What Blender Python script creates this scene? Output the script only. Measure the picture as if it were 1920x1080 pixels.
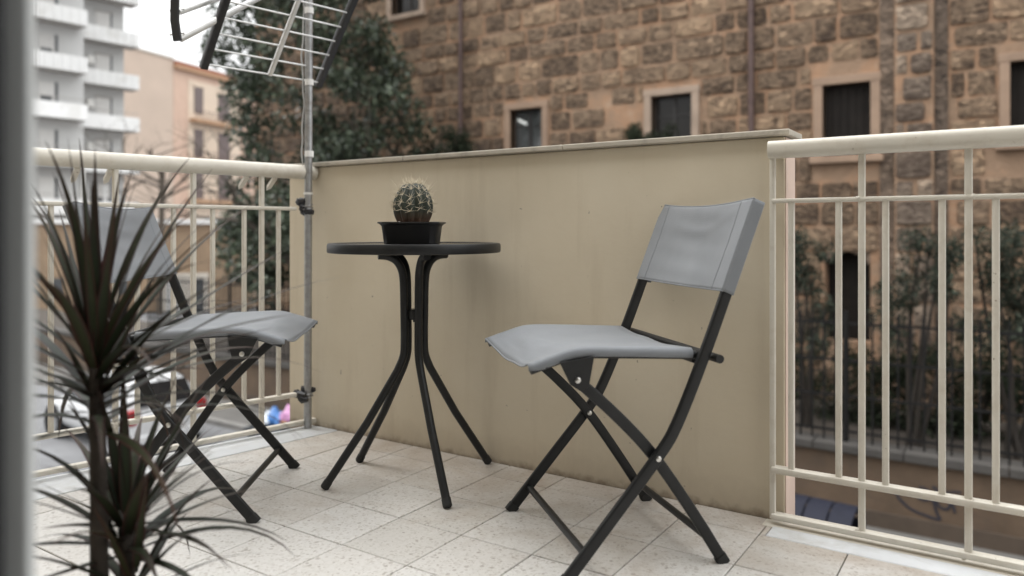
import bpy, bmesh, math, random
from mathutils import Vector, Matrix
import numpy as np
random.seed(7); rng = np.random.default_rng(11)
R = math.radians
for o in list(bpy.data.objects): bpy.data.objects.remove(o)
scene = bpy.context.scene
C = scene.collection

# ------------------------------------------------------------------ camera
CAM_H = 0.737; YAW = R(33.46); FPX = 1420.0; HY = 432.0
cam = bpy.data.cameras.new('camera'); camo = bpy.data.objects.new('camera', cam); C.objects.link(camo)
camo.location = (0, 0, CAM_H); camo.rotation_euler = (R(90), 0, YAW)
cam.sensor_width = 36; cam.lens = FPX/1920*36; cam.shift_y = -(540-HY)/1920
cam.clip_start = 0.03; cam.clip_end = 1500
cam.dof.use_dof = True; cam.dof.focus_distance = 2.02; cam.dof.aperture_fstop = 1.9
scene.camera = camo

# ------------------------------------------------------------------ sky and sun (overcast)
SUN_EL = 52; SUN_AZ = 196          # compass-like: direction the light comes from, degrees counter-clockwise from +X
world = bpy.data.worlds.new('World'); scene.world = world; world.use_nodes = True
wn = world.node_tree; wn.nodes.clear()
sky = wn.nodes.new('ShaderNodeTexSky'); sky.sky_type = 'NISHITA'; sky.sun_disc = False
sky.sun_elevation = R(SUN_EL); sky.sun_rotation = R(90-SUN_AZ); sky.air_density = 1.0; sky.dust_density = 6.0; sky.ozone_density = 1.0
hs = wn.nodes.new('ShaderNodeHueSaturation'); hs.inputs['Saturation'].default_value = 0.15
wn.links.new(sky.outputs[0], hs.inputs['Color'])
# cloud deck: CIE-overcast brightness (zenith three times the horizon), faint cloud mottling
tc = wn.nodes.new('ShaderNodeTexCoord'); sx = wn.nodes.new('ShaderNodeSeparateXYZ'); wn.links.new(tc.outputs['Generated'], sx.inputs[0])
mx = wn.nodes.new('ShaderNodeMath'); mx.operation = 'MAXIMUM'; mx.inputs[1].default_value = 0; wn.links.new(sx.outputs['Z'], mx.inputs[0])
ml = wn.nodes.new('ShaderNodeMath'); ml.operation = 'MULTIPLY_ADD'; ml.inputs[1].default_value = 18.0; ml.inputs[2].default_value = 6.0; wn.links.new(mx.outputs[0], ml.inputs[0])
nz = wn.nodes.new('ShaderNodeTexNoise'); nz.inputs['Scale'].default_value = 2.5; nz.inputs['Detail'].default_value = 5; wn.links.new(tc.outputs['Generated'], nz.inputs['Vector'])
nm = wn.nodes.new('ShaderNodeMath'); nm.operation = 'MULTIPLY_ADD'; nm.inputs[1].default_value = 0.3; nm.inputs[2].default_value = 0.85; wn.links.new(nz.outputs['Fac'], nm.inputs[0])
mm = wn.nodes.new('ShaderNodeMath'); mm.operation = 'MULTIPLY'; wn.links.new(ml.outputs[0], mm.inputs[0]); wn.links.new(nm.outputs[0], mm.inputs[1])
cc = wn.nodes.new('ShaderNodeVectorMath'); cc.operation = 'SCALE'; cc.inputs[0].default_value = (0.985, 0.995, 1.0); wn.links.new(mm.outputs[0], cc.inputs['Scale'])
mixw = wn.nodes.new('ShaderNodeMix'); mixw.data_type = 'RGBA'; mixw.inputs['Factor'].default_value = 0.85
wn.links.new(hs.outputs[0], mixw.inputs['A']); wn.links.new(cc.outputs[0], mixw.inputs['B'])
bg = wn.nodes.new('ShaderNodeBackground'); bg.inputs['Strength'].default_value = 0.09
wo = wn.nodes.new('ShaderNodeOutputWorld'); wn.links.new(mixw.outputs['Result'], bg.inputs['Color']); wn.links.new(bg.outputs[0], wo.inputs[0])
sl = bpy.data.lights.new('sun', 'SUN'); sl.energy = 0.75; sl.angle = R(28); sl.color = (1.0, 0.97, 0.92)
so = bpy.data.objects.new('sun', sl); C.objects.link(so)
sd = Vector((math.cos(R(SUN_EL))*math.cos(R(SUN_AZ)), math.cos(R(SUN_EL))*math.sin(R(SUN_AZ)), math.sin(R(SUN_EL))))
so.rotation_euler = sd.to_track_quat('Z', 'Y').to_euler(); so.location = sd*20
vs = scene.view_settings; vs.view_transform = 'Standard'; vs.look = 'None'; vs.exposure = 0.88; vs.gamma = 1.0
scene.render.engine = 'CYCLES'

# ------------------------------------------------------------------ survey helpers (photo measurements -> metres in the place)
FW = Vector((-math.sin(YAW), math.cos(YAW), 0)); RT = Vector((math.cos(YAW), math.sin(YAW), 0)); EYE = Vector((0, 0, CAM_H))
def ray(u, v): return FW + RT*((u-960)/FPX) + Vector((0, 0, -(v-HY)/FPX))
def on_z(u, v, z=0.0): r = ray(u, v); return EYE + r*((z-CAM_H)/r.z)
def on_y(u, v, Y): r = ray(u, v); return EYE + r*(Y/r.y)
def on_d(u, v, d): return EYE + ray(u, v)*d
def on_plane(u, v, P, n): r = ray(u, v); return EYE + r*((Vector(P)-EYE).dot(n)/r.dot(n))
def to_px(P):
    d = P.dot(FW) ; return 960+FPX*P.dot(RT)/d, HY-FPX*(P.z-CAM_H)/d, d

# ------------------------------------------------------------------ materials
MATS = {}
def nodes_of(name):
    m = bpy.data.materials.new(name); m.use_nodes = True; MATS[name] = m
    nt = m.node_tree; return m, nt, nt.nodes['Principled BSDF']
def N(nt, t, **kw):
    n = nt.nodes.new(t)
    for k, v in kw.items():
        if k in n.inputs: n.inputs[k].default_value = v
        else: setattr(n, k, v)
    return n
def ramp(nt, fac, stops, mode='LINEAR'):
    r = nt.nodes.new('ShaderNodeValToRGB'); r.color_ramp.interpolation = mode
    el = r.color_ramp.elements
    while len(el) < len(stops): el.new(0.5)
    for e, (p, c) in zip(el, stops): e.position = p; e.color = (*c, 1) if len(c) == 3 else c
    nt.links.new(fac, r.inputs[0]); return r
def mixc(nt, fac, a, b, blend='MIX'):
    m = nt.nodes.new('ShaderNodeMix'); m.data_type = 'RGBA'; m.blend_type = blend
    for key, s in (('Factor', fac), ('A', a), ('B', b)):
        if isinstance(s, (int, float)): m.inputs[key].default_value = s
        elif isinstance(s, tuple): m.inputs[key].default_value = (*s, 1)
        else: nt.links.new(s, m.inputs[key])
    return m.outputs['Result']
def coords(nt, kind='Object'):
    if kind == 'World': return nt.nodes.new('ShaderNodeNewGeometry').outputs['Position']
    return nt.nodes.new('ShaderNodeTexCoord').outputs[kind]
def add_bump(nt, p, height, strength=0.3, dist=0.01):
    b = N(nt, 'ShaderNodeBump', Strength=strength, Distance=dist); nt.links.new(height, b.inputs['Height']); nt.links.new(b.outputs[0], p.inputs['Normal'])
def M(name, col, rough=0.6, metal=0.0, var=0.12, vscale=6.0, bump=0.0, bscale=60.0, bdist=0.003, rand=0.0, kind='Object', dirt=None, dscale=3.0, spec=0.5, chip=None):
    m, nt, p = nodes_of(name)
    co = coords(nt, kind)
    n1 = N(nt, 'ShaderNodeTexNoise', Scale=vscale, Detail=6.0, Roughness=0.6); nt.links.new(co, n1.inputs['Vector'])
    lo = tuple(c*(1-var) for c in col); hi = tuple(min(1, c*(1+var)) for c in col)
    out = ramp(nt, n1.outputs['Fac'], [(0.3, lo), (0.7, hi)]).outputs[0]
    if dirt:
        n2 = N(nt, 'ShaderNodeTexNoise', Scale=dscale, Detail=8.0, Roughness=0.7, Distortion=0.4); nt.links.new(co, n2.inputs['Vector'])
        f = ramp(nt, n2.outputs['Fac'], [(0.5, (0, 0, 0)), (0.72, (1, 1, 1))]).outputs[0]
        out = mixc(nt, f, out, dirt)
    if chip:
        n5 = N(nt, 'ShaderNodeTexNoise', Scale=48.0, Detail=6.0, Roughness=0.65); nt.links.new(co, n5.inputs['Vector'])
        f5 = ramp(nt, n5.outputs['Fac'], [(0.69, (0, 0, 0)), (0.715, (1, 1, 1))]).outputs[0]
        out = mixc(nt, f5, out, chip)
    if rand:
        oi = nt.nodes.new('ShaderNodeObjectInfo')
        rr = ramp(nt, oi.outputs['Random'], [(0, (1-rand,)*3), (1, (1+rand*0.6,)*3)]).outputs[0]
        out = mixc(nt, 1.0, out, rr, 'MULTIPLY')
    nt.links.new(out, p.inputs['Base Color'])
    p.inputs['Roughness'].default_value = rough; p.inputs['Metallic'].default_value = metal; p.inputs['Specular IOR Level'].default_value = spec
    if bump:
        n3 = N(nt, 'ShaderNodeTexNoise', Scale=bscale, Detail=5.0); nt.links.new(co, n3.inputs['Vector'])
        add_bump(nt, p, n3.outputs['Fac'], bump, bdist)
    return m

M('cream_paint', (0.625, 0.59, 0.515), 0.42, var=0.05, vscale=4, bump=0.12, bscale=45, kind='World', dirt=(0.53, 0.48, 0.40), dscale=11, chip=(0.20, 0.14, 0.09))
M('pink_render', (0.62, 0.48, 0.40), 0.85, var=0.08, bump=0.3, bscale=80)
M('cap_marble', (0.44, 0.40, 0.335), 0.7, var=0.10, vscale=9, bump=0.2, bscale=60, kind='World', dirt=(0.30, 0.27, 0.225), dscale=14)
M('marble', (0.66, 0.68, 0.70), 0.33, var=0.10, vscale=5, bump=0.05, bscale=30, kind='World', dirt=(0.5, 0.5, 0.48), dscale=6)
M('grout', (0.055, 0.047, 0.04), 0.95, var=0.4, vscale=20, kind='World')
M('slab_concrete', (0.45, 0.42, 0.38), 0.9, var=0.15, bump=0.3)
M('black_steel', (0.014, 0.0145, 0.015), 0.40, var=0.25, vscale=25, bump=0.12, bscale=400, bdist=0.001, spec=0.32)
M('black_rubber', (0.014, 0.014, 0.014), 0.7, var=0.2)
M('rivet_steel', (0.62, 0.61, 0.58), 0.3, metal=1.0, var=0.1)
M('galvanised', (0.36, 0.365, 0.37), 0.42, metal=0.75, var=0.18, vscale=40, bump=0.1, bscale=120, kind='World', dirt=(0.24, 0.22, 0.2), dscale=14)
M('aluminium', (0.66, 0.66, 0.65), 0.38, metal=0.6, var=0.08, vscale=20)
M('black_plastic', (0.018, 0.018, 0.02), 0.45, var=0.2)
M('white_tape', (0.75, 0.74, 0.72), 0.6, var=0.05)
M('grey_cable', (0.42, 0.42, 0.41), 0.6, var=0.08)
M('white_lacquer', (0.50, 0.515, 0.51), 0.45, var=0.03, bump=0.05)
M('dark_gasket', (0.02, 0.02, 0.022), 0.6, var=0.1)
M('house_plaster', (0.58, 0.53, 0.45), 0.9, var=0.06, bump=0.25, bscale=50)
M('room_paint', (0.35, 0.33, 0.30), 0.9, var=0.05)
M('pot_plastic', (0.018, 0.018, 0.019), 0.38, var=0.2)
M('terracotta', (0.28, 0.13, 0.08), 0.85, var=0.2, bump=0.2)
M('soil', (0.05, 0.035, 0.025), 0.95, var=0.4, vscale=40, bump=0.6, bscale=60)
M('pebble', (0.62, 0.60, 0.56), 0.6, var=0.2, rand=0.25)
M('spine', (0.62, 0.54, 0.40), 0.55, var=0.25)
M('bark_brown', (0.030, 0.023, 0.017), 0.9, var=0.3, vscale=20, bump=0.7, bscale=35, bdist=0.01)
M('bark_tree', (0.085, 0.07, 0.056), 0.9, var=0.3, vscale=5, bump=0.6, bscale=12, bdist=0.03)
M('asphalt', (0.17, 0.172, 0.178), 0.85, var=0.15, vscale=0.8, bump=0.4, bscale=40, kind='World', dirt=(0.10, 0.10, 0.105), dscale=0.5)
M('pavement', (0.125, 0.12, 0.112), 0.9, var=0.12, vscale=2, bump=0.3, bscale=20, kind='World')
M('kerb_stone', (0.24, 0.232, 0.22), 0.9, var=0.15, bump=0.3, bscale=15)
M('garden_soil', (0.045, 0.036, 0.028), 0.95, var=0.3, vscale=1.5, bump=0.6, bscale=6, kind='World')
M('ochre_wall', (0.105, 0.071, 0.046), 0.9, var=0.22, vscale=1.6, bump=0.4, bscale=14, bdist=0.02, kind='World', dirt=(0.075, 0.054, 0.04), dscale=1.3)
M('plinth', (0.075, 0.055, 0.040), 0.92, var=0.2, vscale=2, bump=0.4, bscale=14, kind='World')
M('coping', (0.062, 0.057, 0.052), 0.9, var=0.18, vscale=3, bump=0.3, bscale=15, kind='World', rand=0.15)
M('iron_black', (0.010, 0.0095, 0.0095), 0.65, var=0.3, spec=0.2)
M('graffiti', (0.02, 0.02, 0.03), 0.6, var=0.2)
M('pipe_brown', (0.085, 0.05, 0.043), 0.5, var=0.2)
M('trim_stone', (0.29, 0.20, 0.14), 0.85, var=0.14, vscale=2.5, bump=0.3, bscale=12, kind='World')
M('trim_pale', (0.33, 0.25, 0.19), 0.85, var=0.16, vscale=2.5, bump=0.3, bscale=12, kind='World')
M('shutter_dark', (0.014, 0.011, 0.009), 0.7, var=0.3, vscale=4, spec=0.2)
M('stem_dark', (0.028, 0.022, 0.017), 0.9, var=0.3, vscale=5)
M('window_wood', (0.02, 0.017, 0.015), 0.55, var=0.2)
M('apt_wall', (0.52, 0.52, 0.51), 0.9, var=0.05, vscale=0.6)
M('apt_white', (0.78, 0.78, 0.77), 0.8, var=0.04, vscale=0.8, dirt=(0.62, 0.61, 0.58), dscale=0.7)
M('apt_soffit', (0.36, 0.34, 0.32), 0.9, var=0.08)
M('apt_shutter', (0.60, 0.59, 0.57), 0.7, var=0.08, rand=0.15)
M('apt_dark', (0.07, 0.075, 0.08), 0.35, var=0.2)
M('ac_white', (0.7, 0.69, 0.66), 0.6, var=0.05)
M('pink_wall', (0.58, 0.41, 0.32), 0.9, var=0.10, vscale=0.5, dirt=(0.62, 0.46, 0.36), dscale=0.5)
M('cream_panel', (0.66, 0.54, 0.43), 0.9, var=0.06, vscale=0.6)
M('beige_wall', (0.55, 0.44, 0.36), 0.9, var=0.06, vscale=0.3)
M('brown_shutter', (0.16, 0.125, 0.12), 0.7, var=0.15)
M('orange_ledge', (0.42, 0.26, 0.16), 0.85, var=0.15)
M('roof_tile', (0.30, 0.13, 0.08), 0.85, var=0.2)
M('ochre_block', (0.29, 0.21, 0.14), 0.9, var=0.2, vscale=1.0, dirt=(0.22, 0.15, 0.1), dscale=0.8)
M('pale_trim', (0.55, 0.51, 0.45), 0.85, var=0.08)
M('car_white', (0.52, 0.525, 0.53), 0.22, var=0.02)
M('car_glass', (0.012, 0.014, 0.016), 0.08, var=0.1)
M('car_red', (0.26, 0.012, 0.014), 0.2, var=0.1)
M('tyre', (0.015, 0.015, 0.015), 0.8, var=0.2)
M('rim_metal', (0.42, 0.42, 0.43), 0.35, metal=0.8, var=0.1)
M('plate_white', (0.7, 0.7, 0.68), 0.5, var=0.03)
M('bin_dark', (0.03, 0.035, 0.04), 0.5, var=0.2)
M('bin_blue', (0.013, 0.0145, 0.025), 0.7, var=0.15, dirt=(0.02, 0.02, 0.028), dscale=2, spec=0.25)
M('bag_blue', (0.05, 0.16, 0.40), 0.35, var=0.3, vscale=8)
M('bag_pale', (0.6, 0.65, 0.7), 0.4, var=0.15)
M('bag_pink', (0.42, 0.20, 0.36), 0.4, var=0.25, vscale=5)
M('bag_orange', (0.6, 0.3, 0.12), 0.4, var=0.2)

def emission(name, col, s):
    m, nt, p = nodes_of(name); p.inputs['Base Color'].default_value = (*col, 1)
    p.inputs['Emission Color'].default_value = (*col, 1); p.inputs['Emission Strength'].default_value = s
emission('lamp_tube', (1, 0.97, 0.92), 0.9)

def glass_pane(name, col, rough):
    m, nt, p = nodes_of(name); p.inputs['Base Color'].default_value = (*col, 1); p.inputs['Roughness'].default_value = rough
    p.inputs['Specular IOR Level'].default_value = 0.7 if name == 'table_glass' else 0.3
    co = coords(nt); n = N(nt, 'ShaderNodeTexNoise', Scale=1.2, Detail=2.0); nt.links.new(co, n.inputs['Vector']); add_bump(nt, p, n.outputs['Fac'], 0.05, 0.02)
glass_pane('table_glass', (0.012, 0.013, 0.014), 0.06)
glass_pane('pane_dark', (0.016, 0.014, 0.012), 0.12)
def clear_glass():
    m, nt, p = nodes_of('pane_clear'); p.inputs['Base Color'].default_value = (0.55, 0.58, 0.58, 1); p.inputs['Roughness'].default_value = 0.03; p.inputs['Transmission Weight'].default_value = 0.9
clear_glass()

def plaster_parapet():
    m, nt, p = nodes_of('parapet_plaster'); co = coords(nt, 'World')
    n1 = N(nt, 'ShaderNodeTexNoise', Scale=2.2, Detail=7.0, Roughness=0.6); nt.links.new(co, n1.inputs['Vector'])
    base = ramp(nt, n1.outputs['Fac'], [(0.3, (0.60, 0.525, 0.40)), (0.7, (0.66, 0.59, 0.465))]).outputs[0]
    # vertical water streaks and small scuffs
    mp = N(nt, 'ShaderNodeMapping'); mp.inputs['Scale'].default_value = (9, 9, 0.9); nt.links.new(co, mp.inputs[0])
    n2 = N(nt, 'ShaderNodeTexNoise', Scale=1.0, Detail=5.0, Roughness=0.65); nt.links.new(mp.outputs[0], n2.inputs['Vector'])
    f = ramp(nt, n2.outputs['Fac'], [(0.52, (0, 0, 0)), (0.8, (0.55,)*3)]).outputs[0]
    c = mixc(nt, f, base, (0.465, 0.39, 0.285))
    n4 = N(nt, 'ShaderNodeTexNoise', Scale=38.0, Detail=3.0); nt.links.new(co, n4.inputs['Vector'])
    sp = ramp(nt, n4.outputs['Fac'], [(0.735, (0, 0, 0)), (0.775, (0.75,)*3)]).outputs[0]
    c = mixc(nt, sp, c, (0.14, 0.12, 0.10))
    # dirt line along the floor
    s = nt.nodes.new('ShaderNodeSeparateXYZ'); nt.links.new(co, s.inputs[0])
    ad = N(nt, 'ShaderNodeMath', operation='MULTIPLY_ADD'); ad.inputs[1].default_value = 0.05; nt.links.new(n4.outputs['Fac'], ad.inputs[0]); nt.links.new(s.outputs['Z'], ad.inputs[2])
    dl = ramp(nt, ad.outputs[0], [(0.02, (0.9,)*3), (0.045, (0.25,)*3), (0.12, (0, 0, 0))]).outputs[0]
    c = mixc(nt, dl, c, (0.24, 0.19, 0.14))
    nt.links.new(c, p.inputs['Base Color']); p.inputs['Roughness'].default_value = 0.85
    n3 = N(nt, 'ShaderNodeTexNoise', Scale=14.0, Detail=8.0, Roughness=0.6); nt.links.new(co, n3.inputs['Vector']); add_bump(nt, p, n3.outputs['Fac'], 0.22, 0.006)
plaster_parapet()

def terrazzo():
    m, nt, p = nodes_of('terrazzo'); co = coords(nt, 'World')
    oi = nt.nodes.new('ShaderNodeObjectInfo')
    off = N(nt, 'ShaderNodeVectorMath', operation='MULTIPLY_ADD'); off.inputs[1].default_value = (37, 53, 0); nt.links.new(oi.outputs['Random'], off.inputs[0]); nt.links.new(co, off.inputs[2])
    dn = N(nt, 'ShaderNodeTexNoise', Scale=60.0, Detail=2.0); nt.links.new(off.outputs[0], dn.inputs['Vector'])
    ds = N(nt, 'ShaderNodeVectorMath', operation='MULTIPLY_ADD'); ds.inputs[1].default_value = (0.012,)*3; nt.links.new(dn.outputs['Color'], ds.inputs[0]); nt.links.new(off.outputs[0], ds.inputs[2])
    v1 = N(nt, 'ShaderNodeTexVoronoi', Scale=85.0, Randomness=1.0); nt.links.new(ds.outputs[0], v1.inputs['Vector'])
    v2 = N(nt, 'ShaderNodeTexVoronoi', Scale=190.0, Randomness=1.0); nt.links.new(ds.outputs[0], v2.inputs['Vector'])
    s1 = nt.nodes.new('ShaderNodeSeparateColor'); nt.links.new(v1.outputs['Color'], s1.inputs[0])
    s2 = nt.nodes.new('ShaderNodeSeparateColor'); nt.links.new(v2.outputs['Color'], s2.inputs[0])
    chip = ramp(nt, s1.outputs[0], [(0.0, (0.56, 0.545, 0.52)), (0.35, (0.595, 0.58, 0.555)), (0.62, (0.53, 0.51, 0.48)), (0.82, (0.40, 0.375, 0.345)), (0.90, (0.61, 0.595, 0.575)), (0.975, (0.36, 0.335, 0.305))], 'CONSTANT').outputs[0]
    fine = ramp(nt, s2.outputs[0], [(0.0, (0.59, 0.575, 0.55)), (0.6, (0.555, 0.54, 0.51)), (0.86, (0.46, 0.435, 0.405))], 'CONSTANT').outputs[0]
    edge = ramp(nt, v1.outputs['Distance'], [(0.0, (1, 1, 1)), (0.34, (1, 1, 1)), (0.42, (0, 0, 0))]).outputs[0]
    c = mixc(nt, edge, fine, chip)
    rr = ramp(nt, oi.outputs['Random'], [(0, (0.90, 0.89, 0.87)), (0.5, (1.0, 0.99, 0.98)), (1, (1.06, 1.06, 1.06))]).outputs[0]
    c = mixc(nt, 1.0, c, rr, 'MULTIPLY')
    # brown grime blotches that collect towards the wall side and in worn patches
    g = N(nt, 'ShaderNodeTexNoise', Scale=2.6, Detail=8.0, Roughness=0.7, Distortion=0.5); nt.links.new(co, g.inputs['Vector'])
    sp = nt.nodes.new('ShaderNodeSeparateXYZ'); nt.links.new(co, sp.inputs[0])
    mr = N(nt, 'ShaderNodeMapRange'); mr.inputs['From Min'].default_value = 1.25; mr.inputs['From Max'].default_value = 1.98; mr.inputs['To Min'].default_value = -0.10; mr.inputs['To Max'].default_value = 0.17
    nt.links.new(sp.outputs['Y'], mr.inputs['Value'])
    ag = N(nt, 'ShaderNodeMath', operation='ADD'); nt.links.new(g.outputs['Fac'], ag.inputs[0]); nt.links.new(mr.outputs[0], ag.inputs[1])
    gf = ramp(nt, ag.outputs[0], [(0.46, (0, 0, 0)), (0.75, (0.75,)*3)]).outputs[0]
    c = mixc(nt, gf, c, (0.34, 0.27, 0.205))
    sn = N(nt, 'ShaderNodeTexNoise', Scale=55.0, Detail=4.0, Roughness=0.7); nt.links.new(co, sn.inputs['Vector'])
    sf = ramp(nt, sn.outputs['Fac'], [(0.73, (0, 0, 0)), (0.78, (0.7,)*3)]).outputs[0]
    c = mixc(nt, sf, c, (0.16, 0.12, 0.09))
    nt.links.new(c, p.inputs['Base Color'])
    rg = ramp(nt, g.outputs['Fac'], [(0.3, (0.38,)*3), (0.7, (0.62,)*3)]).outputs[0]; nt.links.new(rg, p.inputs['Roughness'])
    add_bump(nt, p, sn.outputs['Fac'], 0.08, 0.002)
terrazzo()

def fabric(name, col):
    m, nt, p = nodes_of(name); co = coords(nt)
    n1 = N(nt, 'ShaderNodeTexNoise', Scale=7.0, Detail=6.0); nt.links.new(co, n1.inputs['Vector'])
    c = ramp(nt, n1.outputs['Fac'], [(0.3, tuple(x*0.9 for x in col)), (0.7, tuple(x*1.08 for x in col))]).outputs[0]
    w = N(nt, 'ShaderNodeTexWave', Scale=260.0, Distortion=0.3); w.bands_direction = 'X'; nt.links.new(co, w.inputs['Vector'])
    w2 = N(nt, 'ShaderNodeTexWave', Scale=260.0, Distortion=0.3); w2.bands_direction = 'Y'; nt.links.new(co, w2.inputs['Vector'])
    ad = N(nt, 'ShaderNodeMath', operation='ADD'); nt.links.new(w.outputs['Fac'], ad.inputs[0]); nt.links.new(w2.outputs['Fac'], ad.inputs[1])
    nt.links.new(c, p.inputs['Base Color']); p.inputs['Roughness'].default_value = 0.62; p.inputs['Sheen Weight'].default_value = 0.15
    add_bump(nt, p, ad.outputs[0], 0.12, 0.0006)
    # open-weave textile: a little of what lies behind shows through
    tp_ = nt.nodes.new('ShaderNodeBsdfTransparent'); ms = nt.nodes.new('ShaderNodeMixShader'); ms.inputs[0].default_value = 0.13
    nt.links.new(p.outputs[0], ms.inputs[1]); nt.links.new(tp_.outputs[0], ms.inputs[2]); nt.links.new(ms.outputs[0], nt.nodes['Material Output'].inputs['Surface'])
fabric('sling_fabric', (0.212, 0.226, 0.244))

def stone(name, c1, c2, c3, pit_shade):
    m, nt, p = nodes_of(name); co = coords(nt, 'World')
    oi = nt.nodes.new('ShaderNodeObjectInfo')
    n1 = N(nt, 'ShaderNodeTexNoise', Scale=3.5, Detail=8.0, Roughness=0.7); nt.links.new(co, n1.inputs['Vector'])
    base = ramp(nt, n1.outputs['Fac'], [(0.28, c1), (0.5, c2), (0.74, c3)]).outputs[0]
    rr = ramp(nt, oi.outputs['Random'], [(0, (0.80, 0.78, 0.76)), (0.5, (0.98, 0.98, 0.98)), (1, (1.14, 1.12, 1.08))]).outputs[0]
    c = mixc(nt, 1.0, base, rr, 'MULTIPLY')
    mp = N(nt, 'ShaderNodeMapping'); mp.inputs['Scale'].default_value = (1, 1, 2.3); nt.links.new(co, mp.inputs[0])
    n2 = N(nt, 'ShaderNodeTexNoise', Scale=6.0, Detail=9.0, Roughness=0.66, Distortion=0.9); nt.links.new(mp.outputs[0], n2.inputs['Vector'])
    ra = N(nt, 'ShaderNodeMath', operation='MULTIPLY_ADD'); ra.inputs[1].default_value = 0.13; nt.links.new(oi.outputs['Random'], ra.inputs[0]); nt.links.new(n2.outputs['Fac'], ra.inputs[2])
    pf = ramp(nt, ra.outputs[0], [(0.48, (1, 1, 1)), (0.56, (0.0,)*3)]).outputs[0]
    c = mixc(nt, pf, c, pit_shade)  # shade inside the eroded pits is put into the colour
    nt.links.new(c, p.inputs['Base Color']); p.inputs['Roughness'].default_value = 0.95
    hgt = ramp(nt, ra.outputs[0], [(0.36, (0, 0, 0)), (0.66, (1, 1, 1))]).outputs[0]
    add_bump(nt, p, hgt, 1.0, 0.09)
stone('stone_block_brown', (0.24, 0.158, 0.102), (0.34, 0.236, 0.155), (0.40, 0.288, 0.192), (0.105, 0.068, 0.045))
stone('stone_pale', (0.26, 0.195, 0.145), (0.33, 0.255, 0.195), (0.38, 0.30, 0.23), (0.15, 0.105, 0.078))
stone('rubble_dark', (0.13, 0.095, 0.07), (0.19, 0.14, 0.105), (0.26, 0.195, 0.15), (0.05, 0.036, 0.028))
def mortar():
    m, nt, p = nodes_of('mortar'); co = coords(nt, 'World')
    n1 = N(nt, 'ShaderNodeTexNoise', Scale=1.3, Detail=8.0, Roughness=0.7, Distortion=0.7); nt.links.new(co, n1.inputs['Vector'])
    c = ramp(nt, n1.outputs['Fac'], [(0.28, (0.24, 0.158, 0.104)), (0.46, (0.305, 0.205, 0.136)), (0.57, (0.365, 0.218, 0.132)), (0.70, (0.395, 0.285, 0.20))]).outputs[0]
    nt.links.new(c, p.inputs['Base Color']); p.inputs['Roughness'].default_value = 0.95
    n2 = N(nt, 'ShaderNodeTexNoise', Scale=9.0, Detail=8.0, Roughness=0.7); nt.links.new(co, n2.inputs['Vector']); add_bump(nt, p, n2.outputs['Fac'], 0.8, 0.06)
mortar()

def leaf_mat(name, dark, light, rough=0.5, transl=0.25, spec=0.5):
    m, nt, p = nodes_of(name)
    ge = nt.nodes.new('ShaderNodeNewGeometry')
    c = ramp(nt, ge.outputs['Random Per Island'], [(0.0, dark), (0.75, light), (1.0, tuple(min(1, x*1.5) for x in light))]).outputs[0]
    nt.links.new(c, p.inputs['Base Color']); p.inputs['Roughness'].default_value = rough; p.inputs['Specular IOR Level'].default_value = spec
    tr = nt.nodes.new('ShaderNodeBsdfTranslucent'); nt.links.new(c, tr.inputs['Color'])
    mx_ = nt.nodes.new('ShaderNodeMixShader'); mx_.inputs[0].default_value = transl
    nt.links.new(p.outputs[0], mx_.inputs[1]); nt.links.new(tr.outputs[0], mx_.inputs[2])
    nt.links.new(mx_.outputs[0], nt.nodes['Material Output'].inputs['Surface'])
leaf_mat('ficus_leaf', (0.018, 0.026, 0.016), (0.088, 0.110, 0.072), 0.36)
leaf_mat('olive_leaf', (0.018, 0.022, 0.017), (0.050, 0.060, 0.042), 0.6, spec=0.2)
leaf_mat('shrub_leaf', (0.014, 0.019, 0.011), (0.034, 0.042, 0.026), 0.7, spec=0.12)
def dracaena():
    m, nt, p = nodes_of('dracaena_leaf')
    uv = nt.nodes.new('ShaderNodeUVMap'); s = nt.nodes.new('ShaderNodeSeparateXYZ'); nt.links.new(uv.outputs[0], s.inputs[0])
    c = ramp(nt, s.outputs['X'], [(0.0, (0.050, 0.012, 0.014)), (0.16, (0.019, 0.021, 0.014)), (0.5, (0.022, 0.034, 0.016)), (0.84, (0.019, 0.021, 0.014)), (1.0, (0.050, 0.012, 0.014))]).outputs[0]
    tip = ramp(nt, s.outputs['Y'], [(0.5, (0, 0, 0)), (1.0, (0.8,)*3)]).outputs[0]
    c = mixc(nt, tip, c, (0.045, 0.018, 0.016))
    oi = nt.nodes.new('ShaderNodeObjectInfo'); rr = ramp(nt, oi.outputs['Random'], [(0, (0.55, 0.6, 0.55)), (0.7, (1.1, 1.1, 1.0)), (1, (1.7, 1.35, 1.1))]).outputs[0]; c = mixc(nt, 1.0, c, rr, 'MULTIPLY')
    nt.links.new(c, p.inputs['Base Color']); p.inputs['Roughness'].default_value = 0.5; p.inputs['Specular IOR Level'].default_value = 0.25
dracaena()
def cactus_mat():
    m, nt, p = nodes_of('cactus_skin'); co = coords(nt)
    n = N(nt, 'ShaderNodeTexNoise', Scale=25.0, Detail=5.0); nt.links.new(co, n.inputs['Vector'])
    c = ramp(nt, n.outputs['Fac'], [(0.3, (0.014, 0.021, 0.013)), (0.7, (0.030, 0.040, 0.026))]).outputs[0]
    s = nt.nodes.new('ShaderNodeSeparateXYZ'); nt.links.new(co, s.inputs[0])
    b = ramp(nt, s.outputs['Z'], [(0.0, (1, 1, 1)), (0.05, (0, 0, 0))]).outputs[0]
    c = mixc(nt, b, c, (0.12, 0.055, 0.035))
    nt.links.new(c, p.inputs['Base Color']); p.inputs['Roughness'].default_value = 0.5
cactus_mat()

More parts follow.
